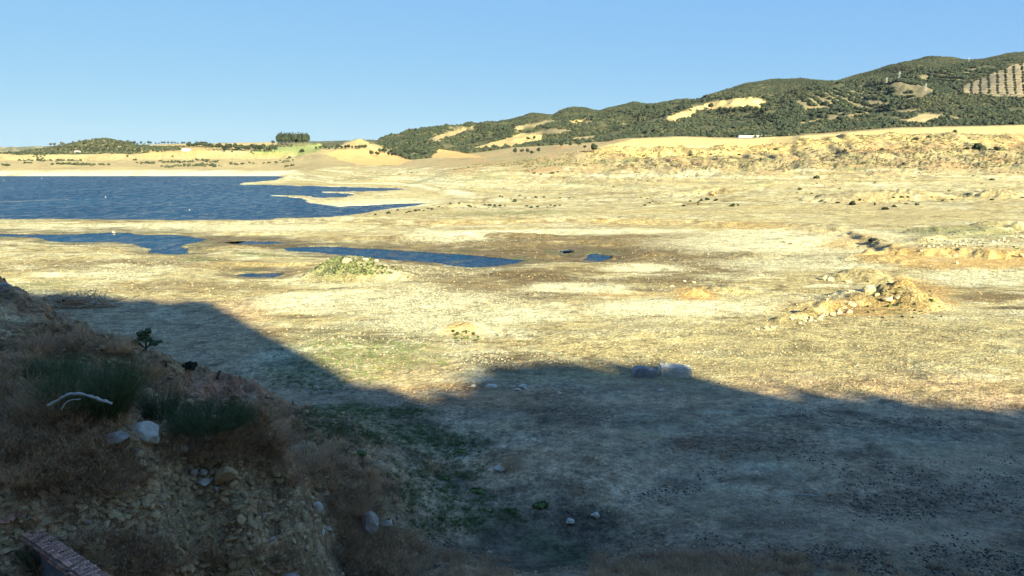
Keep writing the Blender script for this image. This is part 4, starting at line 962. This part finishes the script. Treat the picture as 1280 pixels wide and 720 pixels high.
DB = [(300,556,34,30,'dry reddish bush standing at the right end of the low green bush'),(352,556,40,30,'fluffy dry bush on the slope in the middle of the bank'),(385,586,42,24,'bright tan dry bush near the small green plant'),(350,592,40,20,'dry bush just above the eroded lump'),
 (280,545,30,22,'dry bush below the low green bush'),(90,560,60,34,'dry bush below the bleached branch'),(20,600,60,40,'dark dry bush at the left border of the bank'),(110,600,34,20,'dry bush above the lone pale stone'),(440,640,36,44,'tall dry grass bush left of the tall grey boulder'),
 (470,700,60,40,'wide dry bush right of the dark foot of the slope'),(430,690,44,30,'dry bush below the narrow white stone'),(505,718,40,24,'dry bush at the bottom edge in the middle left'),(345,560,26,20,'small dry bush beside the fluffy one'),(25,560,50,38,'dry bush in the brush at far left'),
 (190,470,26,22,'thin dry bush on the tan face of the bank'),(150,440,30,20,'dry grass bush on the upper edge of the bank'),(45,440,40,26,'dry bush high on the bank at left'),(535,587,30,14,'small dry bush alone on the shaded mud'),(640,584,30,14,'reddish dry bush on the mud flat beside the flat slab'),
 (742,578,20,20,'wispy dry bush with pale stalks on the mud flat'),(858,560,18,24,'thin tall dry weed on the shaded flat'),(905,575,16,16,'pair of pale dry stalks on the shaded flat'),(720,618,14,16,'dry weed with upright stems on the dark mud'),(757,625,18,12,'low dry tan weed above the pair of white rocks'),
 (870,716,70,26,'dry brown bush on the bottom edge, centre right'),(935,716,80,30,'largest dry brown bush on the bottom edge, right'),(800,720,60,20,'dry bush on the bottom edge, left of the larger two')]
for i, (px, py, w_, h_, lb) in enumerate(DB):
    broom(px, py, w_, h_, lb, 20+i, 380 if w_ > 25 else 60, M_DRY if i % 3 != 1 else M_DRYG, 'dry_bush', lean=.75 if w_ > 25 else .35, cat='dry bush', twig=4, width=.007)
GP = [(450,572,20,18,'round leafy dark green plant on the weedy foot of the bank',M_LEAFG),(388,594,14,16,'small bright green plant beside the bright tan dry bush',M_LEAFG),(558,598,16,10,'grey green cushion plant on the mud, upper of two'),(556,616,14,8,'grey green cushion plant on the mud, lower of two'),
 (600,615,30,10,'green tuft on the dark mud above the flat patch'),(575,565,20,8,'bright green weed patch near the reddish dry bush',M_LEAFG),(640,640,16,8,'low green weed on dark mud left of centre'),(675,633,26,10,'low green weed beside the small stick'),(568,655,18,8,'dark moss like weed on the mud at left'),(747,643,12,8,'green weed clasping the white rock'),
 (582,424,11,6,'green weed on the side of the low orange mound'),(1047,345,5,5,'tiny weed by the low pale rock'),(1112,384,10,8,'dark green weed at the left foot of the orange cone'),(1165,376,8,6,'green weed right of the orange cone')]
for i, g_ in enumerate(GP):
    px, py, w_, h_, lb = g_[:5]; x, y, z = hit(px, py); m_ = g_[5] if len(g_) > 5 else M_LEAFG; r0 = w_*mpp(y)/2
    add('weed_plant', crown_mesh('weed_plant', 60+i, m_, r0, 300, .12, 8, min(.8, h_*1.0/w_), .3), label=lb, cat='plant', loc=(x, y, z-.03))
# the small dark tree behind the bank edge and its bushes
def small_tree(px, py, wpx, hpx, label, seed, name='juniper_tree', Y=None, mat=M_LEAFD, n=900, group=None):
    x, y, z = hit(px, py)
    if Y: x, y, z = (float(q) for q in at(px, py, Y))
    w_, h_ = wpx*mpp(y), hpx*mpp(y); t = add(name, None, label=label, cat='tree', group=group, loc=(x, y, z-.1))
    r = np.random.RandomState(seed); tubes = [tube([(0, 0, -.3), (.02*w_, 0, h_*.35), (.05*w_, 0, h_*.8)], [h_*.035, h_*.025, h_*.008], 6)]; P, A, B = [], [], []
    for i in range(16):
        a = r.uniform(0, 6.28); hh = h_*r.uniform(.1, .75); L_ = w_*.5*r.uniform(.5, 1.0)*(1.1-hh/h_*.6); e_ = np.array([np.cos(a)*L_, np.sin(a)*L_, hh+h_*r.uniform(.1, .3)])
        tubes.append(tube([(0, 0, hh), tuple(e_*.5+np.array((0, 0, hh*.45))), tuple(e_)], [h_*.015, h_*.01, h_*.004], 4))
        m = n//16; tt = r.uniform(.3, 1.08, m)[:, None]; c = np.array((0, 0, hh))*(1-tt)+e_*tt+r.normal(0, 1, (m, 3))*h_*.045*(1.3-tt)
        P.append(c); d = r.normal(size=(m, 3)); d /= np.linalg.norm(d, axis=1)[:, None]; q = np.cross(d, r.normal(size=(m, 3))); q /= np.linalg.norm(q, axis=1)[:, None]
        k_ = 1 if n < 2000 else .5; A.append(d*h_*.045*k_); B.append(q*h_*.02*k_)
    v, f = join(tubes); add('trunk', mesh_np('trunk', v, f, M_WOOD), parent=t)
    v, f = quads_at(np.concatenate(P), np.concatenate(A), np.concatenate(B)); add('crown', mesh_np('crown', v, f, mat, False), parent=t); return t
x, y, z = hit(182, 438); t = add('juniper_tree', None, label='small dark ragged evergreen tree rising behind the edge of the bank', cat='tree', loc=(x, y, z-.2)); h_ = 34*mpp(y)
v, f = join([tube([(0, 0, -.3), (.05, 0, h_*.4), (-.05, 0, h_*.85)], [.07, .05, .02], 6)]+[tube([(0, 0, h_*.2), (dx*h_*.25, 0, h_*.4), (dx*h_*.5, dy*h_*.3, h_*zz)], [.03, .02, .008], 5) for dx, dy, zz in ((1, .3, .55), (-1, .2, .6), (.8, -.5, .8), (-.7, -.4, .85), (1.2, 0, .45), (-1.2, 0, .42))])
add('trunk', mesh_np('trunk', v, f, M_WOOD), parent=t)
for k, (dx, dz, rr_) in enumerate([(0, .5, .36), (.45, .35, .27), (-.45, .38, .30), (.15, .8, .24), (-.2, .72, .22), (.72, .42, .17), (-.72, .3, .2)]):
    if k == 0: allv = []
    cm = crown_mesh('c', 200+k, M_BROOM, h_*rr_, 420, .13, 8, .85, 0); q = np.empty(len(cm.vertices)*3, np.float32); cm.vertices.foreach_get('co', q); bpy.data.meshes.remove(cm); allv.append(q.reshape(-1, 3)+np.array((dx*h_*.75, 0, dz*h_)))
v = np.concatenate(allv); add('crown', mesh_np('crown', v, np.arange(len(v)).reshape(-1, 4), M_BROOM, False), parent=t)
for px, py, w_, h_, lb, sd in [(205,461,22,10,'low green bush on the bank edge left of the brown stone',5),(235,464,30,11,'low green bush on the bank edge right of the brown stone',6)]:
    x, y, z = hit(px, py); add('low_bush', crown_mesh('low_bush', sd, M_LEAFD, w_*mpp(y)/2, 420, .10, 9, .75, .45), label=lb, cat='bush', loc=(x, y, z-.05))
rock(225,466,12,6,'brown stone between the two low bushes on the bank edge',270,M_CLOD)
rock(8,362,20,12,'pale flat rock on the top left corner of the bank',271,M_ROCKG,sub=3,low=.4)

# ---------------------------------------------------------------- brick wall
zt = 7.85
def atheight(px, py, z):
    dx, dy, dz = ray(px, py); t = (z-EYE)/dz; return Vector((float(dx*t), float(dy*t), z))
A0, B0 = atheight(34, 649, zt), atheight(160, 733, zt)
dv = (B0-A0); Lw = dv.length; ang = math.atan2(dv.y, dv.x); Wd = .56
tw = add('brick_wall', None, label='low ruined wall topped with pinkish bricks in the bottom left corner', cat='wall', loc=A0); tw.rotation_euler = (0, 0, ang)
v, f = box(0, Lw, -Wd, 0, -1.6, -.075); add('wall_core', mesh_np('wall_core', v, f, M_MORTAR, False), parent=tw)
def brick_me(seed):
    import bmesh
    r = random.Random(seed); bm = bmesh.new(); bmesh.ops.create_cube(bm, size=1); bmesh.ops.scale(bm, vec=(.1, .178, .075), verts=bm.verts)
    for v in bm.verts: v.co += Vector((r.gauss(0, .004), r.gauss(0, .004), r.gauss(0, .003)))
    bmesh.ops.bevel(bm, geom=bm.edges[:], offset=.008, segments=1, affect='EDGES'); me = bpy.data.meshes.new('brick'); bm.to_mesh(me); bm.free(); me.materials.append(M_BRICK); return me
bms = [brick_me(i) for i in range(5)]
nb_ = 0
for i in range(int(Lw/.112)):
    for j in range(3):
        if (i < 3 and j == 0) or rnd.random() < .02: continue
        o = add('brick', bms[rnd.randrange(5)], parent=tw); o.location = (.06+i*.112+rnd.gauss(0, .004), -.09-j*.188-(.045 if i % 2 else 0)*(0 if j == 2 else .6)+rnd.gauss(0, .004), -.036+rnd.gauss(0, .006)); o.rotation_euler = (rnd.gauss(0, .03), rnd.gauss(0, .03), rnd.gauss(0, .05))
for k in range(2):                                   # front courses
    for i in range(int(Lw/.2)):
        if rnd.random() < .06: continue
        o = add('brick', bms[rnd.randrange(5)], parent=tw); o.rotation_euler = (0, 0, math.pi/2+rnd.gauss(0, .02)); o.location = (.1+i*.2+(.1 if k % 2 else 0), -Wd-.02+rnd.gauss(0, .006), -.13-k*.095)
for i, (px, py, rz, lb) in enumerate([(14,651,.5,'loose pale brick toppled at the far left end of the wall'),(24,647,1.2,'loose brick leaning beside the left end of the wall'),(5,656,2.2,'loose brick in the corner at the left border')]):
    x, y, z = hit(px, py); o = add('loose_brick', bms[i], label=lb, cat='brick', loc=(x, y, z+.05)); o.rotation_euler = (.3, .4, rz); o.scale = (2.2, 1.9, 1.4)
broom(47,712,30,46,'tuft of tall dark green grass in front of the brick wall',90,260,M_BROOM,'grass_tuft',lean=.25,cat='grass',twig=0,width=.012)
broom(105,722,22,30,'small tuft of dark grass on the near side of the wall',91,120,M_BROOM,'grass_tuft',lean=.3,cat='grass',twig=0,width=.012)

# ---------------------------------------------------------------- shrubs of the open bed and of the terraces
shrub_me = {k: [crown_mesh('shrub', 140+i+10*k, m_, 1.0, 170, .2, 7, .8, .35) for i in range(4)] for k, m_ in enumerate((M_LEAFD, M_LEAFO, M_DRYG))}
def shrubs(L, label, group, kind=0, cat='shrub'):
    for i, q in enumerate(L):
        px, py, w_ = q[:3]; lb = q[3] if len(q) > 3 else label; x, y, z = hit(px, py); r0 = w_*mpp(y)/2
        o = add('shrub', shrub_me[kind][(i*7+len(group)) % 4], label=lb, cat=cat, group=group, loc=(x, y, z-r0*.1)); o.scale = (r0, r0, r0*rnd.uniform(.7, 1.0)); o.rotation_euler = (0, 0, rnd.uniform(0, 6.28))
shrubs([(485,267,8,'largest round dark shrub by the tip of the lake inlet'),(469,269,5,'small dark shrub at the left end of the inlet shrubs')], '', 'shrubs by the lake inlet')
shrubs([(512,265,6),(519,264,7),(524,263,5),(535,261,4),(540,262,5),(549,259,4),(508,266,4),(497,263,5),(530,264,4)], 'small green shrub in the cluster right of the lake inlet', 'shrubs by the lake inlet')
shrubs([(563,255,5),(574,255,5),(586,258,6),(589,259,4),(612,257,7),(618,258,6),(625,258,6),(631,258,4),(606,256,4)], 'small green shrub along the low rise beyond the lake inlet', 'shrubs on the low rise')
shrubs([(643,252,8),(658,258,6),(664,260,7),(672,259,5),(688,257,4),(694,258,5),(700,257,4),(684,259,3)], 'small green shrub right of the low rise in mid picture', 'shrubs in mid picture')
shrubs([(806,257,5),(812,254,5),(816,252,4),(820,253,4),(863,252,5),(877,251,7),(884,250,9),(894,251,6),(896,250,5),(873,256,4),(915,258,9),(922,257,5),(855,258,6)], 'dark green shrub in the cluster right of centre on the pale flat', 'shrub cluster on the pale flat')
shrubs([(890,244,12,'brown dry bush behind the dark green cluster on the pale flat')], '', 'shrub cluster on the pale flat', 2)
shrubs([(1026,252,6),(1032,253,4),(1047,254,7),(1066,256,11),(1075,250,5),(1079,250,3),(1106,262,11),(1118,259,7),(1133,255,6),(1146,256,7),(1117,248,5),(1127,247,6),(1135,247,5),(1094,256,4),(1164,247,4),(1178,251,4),(1190,250,4),(1210,242,6),(1240,250,6),(1278,247,5)], 'dark shrub on the grey humps at right of the bed', 'shrubs on the grey humps', 0)
shrubs([(780,195,4),(805,195,4),(863,194,7),(889,193,4),(898,193,3),(924,194,5),(943,193,4),(957,190,4),(970,188,7),(1008,186,4),(1048,190,6),(1056,189,8),(1102,187,7),(1063,186,4)], 'small green bush at the foot of the clay cliff', 'bushes under the clay cliff')
shrubs([(1222,187,20,'largest dark round bush on the slope at the right'),(1208,187,9,'smaller dark bush touching the left of the largest one'),(1246,188,11,'low olive bush right of the largest one'),(1145,175,8,'dark green bush below the yellow strip of field'),(1194,165,8,'bush on the edge of the yellow strip'),(1160,172,8,'brownish bush near the yellow strip')], '', 'bushes on the right slope')
shrubs([(668,217,6),(676,218,5),(690,217,8),(697,215,5),(705,223,4),(775,207,5),(820,208,4),(840,207,6),(1000,237,8),(1020,223,9),(1080,205,8),(1130,206,6),(1240,225,9)], 'faint brownish bush on the stranded terraces', 'bushes on the terraces', 1)
shrubs([(514,216,4),(500,218,3),(560,220,3),(625,246,5),(628,247,4),(650,245,4),(670,247,5),(680,247,5),(700,248,4),(712,248,4)], 'tiny dark bush on the pale terraces in mid picture', 'tiny bushes on the terraces', 1)
shrubs([(1093,303,17,'dark shrub added for the shade in the hollow of the upper bank')], '', 'shrub for hollow shade', 0)  # dark shrub stands in for the shade of the hollow
x, y, z = hit(1100, 304); stick('driftwood', [(x-2.0, y-.5, z+.2), (x, y, z+.9), (x+1.8, y, z+.3)], .14, .06, M_WOOD, 'dark driftwood caught in the hollow of the upper bank', 'driftwood')

# ---------------------------------------------------------------- trees one can tell apart, far off
tree_crown = [[crown_mesh('crown', 170+i+10*k, m_, 1.0, 420, .13, 10, 1.0, .35) for i in range(4)] for k, m_ in enumerate((M_LEAFD, M_LEAFO))]
v, f = tube([(0, 0, -.3), (.03, 0, .4), (0, .02, .9)], [.12, .09, .05], 7); trunk_me = mesh_np('trunk', v, f, M_WOOD)
def trees(L, label, group, kind=0, squash=1.0, name='tree'):
    for i, q in enumerate(L):
        px, py, w_ = q[:3]; lb = q[3] if len(q) > 3 else label; x, y, z = hit(px, py); r0 = w_*mpp(y)/2
        t = add(name, None, label=lb, cat='tree', group=group, loc=(x, y, z)); t.scale = (r0, r0, r0*squash); t.rotation_euler = (0, 0, rnd.uniform(0, 6.28))
        add('trunk', trunk_me, parent=t); c = add('crown', tree_crown[kind][i % 4], parent=t); c.location = (0, 0, .55)
r_ = random.Random(8)
trees([(349+i*1.75, 182.5-(.6 if i % 3 else 0), 8.5) for i in range(21)], 'tall dark tree in the square grove on the far left plateau', 'trees of the square grove', 0, 2.0)
trees([(341,181,6,'small round tree alone just left of the square grove'),(378,190,7,'round dark tree on the green field below the grove'),(348,191,4.5,'small tree at the left edge of the green field'),(330,193,5,'dark tree left below the green field'),(325,194,5,'another dark tree beside the lower left of the green field'),(331,184,4,'small tree on the skyline left of the grove')], '', 'single trees by the green field')
trees([(396+i*4+r_.uniform(-1, 1), 187-abs(i-4)*.1+r_.uniform(-.6, .6), r_.uniform(4, 7)) for i in range(16)], 'dark tree in the line above the orange field', 'trees above the orange field')
trees([(465+i*5.2+r_.uniform(-1.5, 1.5), 193+r_.uniform(-1, 3), r_.uniform(5, 9)) for i in range(14)], 'dark tree in the wood between the two orange fields', 'trees between the orange fields')
trees([(160+i*4.2+r_.uniform(-1, 1), 180.5+r_.uniform(-.5, .5), r_.uniform(2.5, 5)) for i in range(18)], 'small tree on the far skyline behind the lake', 'trees on the left skyline')
trees([(238+i*4.6+r_.uniform(-1.2, 1.2), 184+r_.uniform(-1, 1)+i*.25, r_.uniform(6, 9.5)) for i in range(24)], 'dark green tree in the long belt above the far shore', 'trees of the long belt')
trees([(262+i*3.2+r_.uniform(-1, 1), 190+r_.uniform(-1, 1)+i*.2, r_.uniform(3.5, 6)) for i in range(16)], 'dark tree in the lower belt above the far shore', 'trees of the lower belt')
trees([(100+i*6+r_.uniform(-2, 2), 189.5+r_.uniform(-1, 1), r_.uniform(3, 6)) for i in range(13)], 'small tree at the foot of the rounded far hill', 'trees below the far hill')
trees([(60+r_.uniform(0, 100), r_.uniform(178, 189), r_.uniform(3, 6)) for i in range(55)], 'dark bush like tree on the slope of the rounded far hill', 'trees on the far hill', 1)
trees([(14+i*7.5, 193+r_.uniform(-.5, .5), r_.uniform(2, 4)) for i in range(8)], 'tiny tree on the skyline at the far left', 'tiny trees at the far left')
trees([(742,190,12,'large dark olive tree at the left end of the yellow field'),(731,186,5,'thin tree left of the large olive tree'),(723,183,8,'tall dark tree left of the yellow field'),(713,183,6,'round tree in the row left of the yellow field'),(701,184,8,'dark tree at the left of the row by the yellow field'),(660,176,6,'tree on the tan field edge, left'),(668,175,6,'tree on the tan field edge, right')], '', 'trees by the yellow field')
trees([(889,136,9,'lone dark tree on the tan hilltop field')], '', 'hilltop trees')
trees([(900+i*6.5, 141+r_.uniform(-.5, .5)-i*.05, 7) for i in range(10)], 'dark tree in the row below the tan hilltop field', 'row below the hilltop field', 0, 1.2)
trees([(645+i*7+r_.uniform(-2, 2), 192+r_.uniform(-2, 1), r_.uniform(5, 8)) for i in range(5)], 'dark tree in the thicket left of the clay cliff', 'thicket left of the cliff')
# orchard in rows at the upper right
for i in range(9):
    for j in range(14):
        px = 1203+i*11.0-j*.25*i*.15; py = 117.5-j*3.2
        top = np.interp(px, [1200, 1240, 1280, 1310], [108, 93, 79, 72])
        if py < top or px > 1300: continue
        trees([(px+r_.uniform(-.6, .6), py+1, 5.2)], 'round dark tree in the %s row from the left of the upper right orchard' % ['first', 'second', 'third', 'fourth', 'fifth', 'sixth', 'seventh', 'eighth', 'ninth'][i], 'orchard trees in rows', 0, .9, 'orchard_tree')

# unseen scrub added along the crest to soften the shadow edge
n = 900; x = rs2.uniform(-20, 230, n); y = -CY+rs2.uniform(-7, 1, n); z = hill_h(x, y)
scatter('crest_shadow_scrub', 'dark unseen scrub added on the hill crest to soften its shadow', 'scrub', np.c_[x, y, z-.4], rs2.uniform(.4, 1.3, n)**1.3, blob_o, .1)
# ---------------------------------------------------------------- buildings, pylons, floats
def house(px, py, wpx, hpx, dep, label, cat='house', name='house', roofm=M_TILE, wins=3, gable=True):
    if name == 'farm_building': hpx *= .8
    x, y, z = hit(px, py); w_, h_ = wpx*mpp(y), hpx*mpp(y); t = add(name, None, label=label, cat=cat, loc=(x, y, z-.3))
    v, f = box(-w_/2, w_/2, 0, dep, 0, h_); add('wall', mesh_np('wall', v, f, M_WHITE, False), parent=t)
    rh = h_*.35 if gable else h_*.12; e = .4
    V = np.array([(-w_/2-e, -e, h_), (w_/2+e, -e, h_), (w_/2+e, dep+e, h_), (-w_/2-e, dep+e, h_), (-w_/2-e, dep/2, h_+rh), (w_/2+e, dep/2, h_+rh)])
    me = bpy.data.meshes.new('roof'); me.from_pydata(V.tolist(), [], [(0, 1, 5, 4), (2, 3, 4, 5), (0, 4, 3), (1, 2, 5), (0, 3, 2, 1)]); me.materials.append(roofm); add('roof', me, parent=t)
    for i in range(wins):
        cx = -w_/2+w_*(i+.5)/wins; v, f = box(cx-.5, cx+.5, -.05, .1, h_*.35, h_*.75); add('window', mesh_np('window', v, f, M_GLASSD, False), parent=t)
house(942,171.6,36,3.0,9,'long low white farm building on the far edge of the yellow field','farm building','farm_building',M_WHITE,6,False)
house(232,189,9,3.2,8,'small white house among the trees above the far shore')
house(29,196,11,2.2,8,'low white building left of the longer one at the far left','building','low_building',M_WHITE,1,False)
house(46,197.2,17,3.2,9,'longer low white building on the far shore at the left','building','low_building',M_WHITE,3,False)
house(96,191.5,5,2.4,7,'tiny white house at the foot of the rounded far hill')
def pylon(px, py, hpx, label):
    x, y, z = hit(px, py); H = hpx*mpp(y); b = H*.13; t = add('pylon', None, label=label, cat='pylon', group='power line pylons on the hills', loc=(x, y, z)); P = []
    for sx, sy in ((-1, -1), (1, -1), (1, 1), (-1, 1)): P.append(bar((sx*b, sy*b, 0), (sx*b*.15, sy*b*.15, H), H*.007))
    v, f = join(P); add('legs', mesh_np('legs', v, f, M_STEEL, False), parent=t); P = []
    for k in range(6):
        z0_, z1_ = H*k/6, H*(k+1)/6; a0, a1 = b*(1-.85*k/6), b*(1-.85*(k+1)/6)
        for (ax, ay), (bx_, by_) in (((-1, -1), (1, -1)), ((1, -1), (1, 1)), ((1, 1), (-1, 1)), ((-1, 1), (-1, -1))): P.append(bar((ax*a0, ay*a0, z0_), (bx_*a1, by_*a1, z1_), H*.006))
    v, f = join(P); add('bracing', mesh_np('bracing', v, f, M_STEEL, False), parent=t)
    for zz in (.72, .85, .97):
        v, f = bar((-H*.17, 0, H*zz), (H*.17, 0, H*zz), H*.010); add('cross_arm', mesh_np('cross_arm', v, f, M_STEEL, False), parent=t)
for px, py, h_, lb in [(1124,98,9,'pylon on the wooded hill, highest of the three on the slope'),(1108,106,9,'pylon on the wooded hill, left of the highest'),(1157,114,9,'lowest pylon between the plantation and the orchard'),(1211,77,5,'small pylon on the skyline of the right hill')]: pylon(px, py, h_, lb)
def buoy(px, py, s_, label):
    x, y = atz(px, py, WL); x, y = float(x), float(y); t = add('buoy', None, label=label, cat='buoy', loc=(x, y, WL))
    v, f = ico(2); v = v*np.array((s_, s_, s_*.8)); add('float', mesh_np('float', v, f, M_WHITE), parent=t)
    v, f = tube([(0, 0, 0), (0, 0, s_*1.9)], [s_*.15, s_*.1], 6); add('mast', mesh_np('mast', v, f, M_WHITE), parent=t)
buoy(132,246.5,.35,'white buoy floating in the middle of the lake'); buoy(237,262.8,.22,'small white buoy nearer the lower shore of the lake')
buoy(52,223,.5,'pale marker buoy by the far shore of the lake'); buoy(5,226,.5,'pale marker buoy at the left border near the far shore')
P = [tuple(float(q) for q in (*atz(px, py, WL), WL+.05)) for px, py in [(-60,255),(-20,253.6),(0,252.8),(30,251.6),(60,250.3),(85,249.6)]]
v, f = tube(P, [.04]*len(P), 6); add('floating_line', mesh_np('floating_line', v, f, M_MORTAR), label='thin pale floating line on the water at the left', cat='floating line')

# ---------------------------------------------------------------- thin air haze
m = bpy.data.materials.new('haze'); m.use_nodes = True; nt = m.node_tree; nt.nodes.clear()
pv = nt.nodes.new('ShaderNodeVolumePrincipled'); mo = nt.nodes.new('ShaderNodeOutputMaterial'); nt.links.new(pv.outputs[0], mo.inputs['Volume'])
pv.inputs['Color'].default_value = (.82, .90, 1.0, 1); pv.inputs['Density'].default_value = .000007; pv.inputs['Anisotropy'].default_value = .0
v, f = box(-20000, 20000, -470, 12500, -8, 560); add('haze', mesh_np('haze', v, f, m, False), kind='stuff')
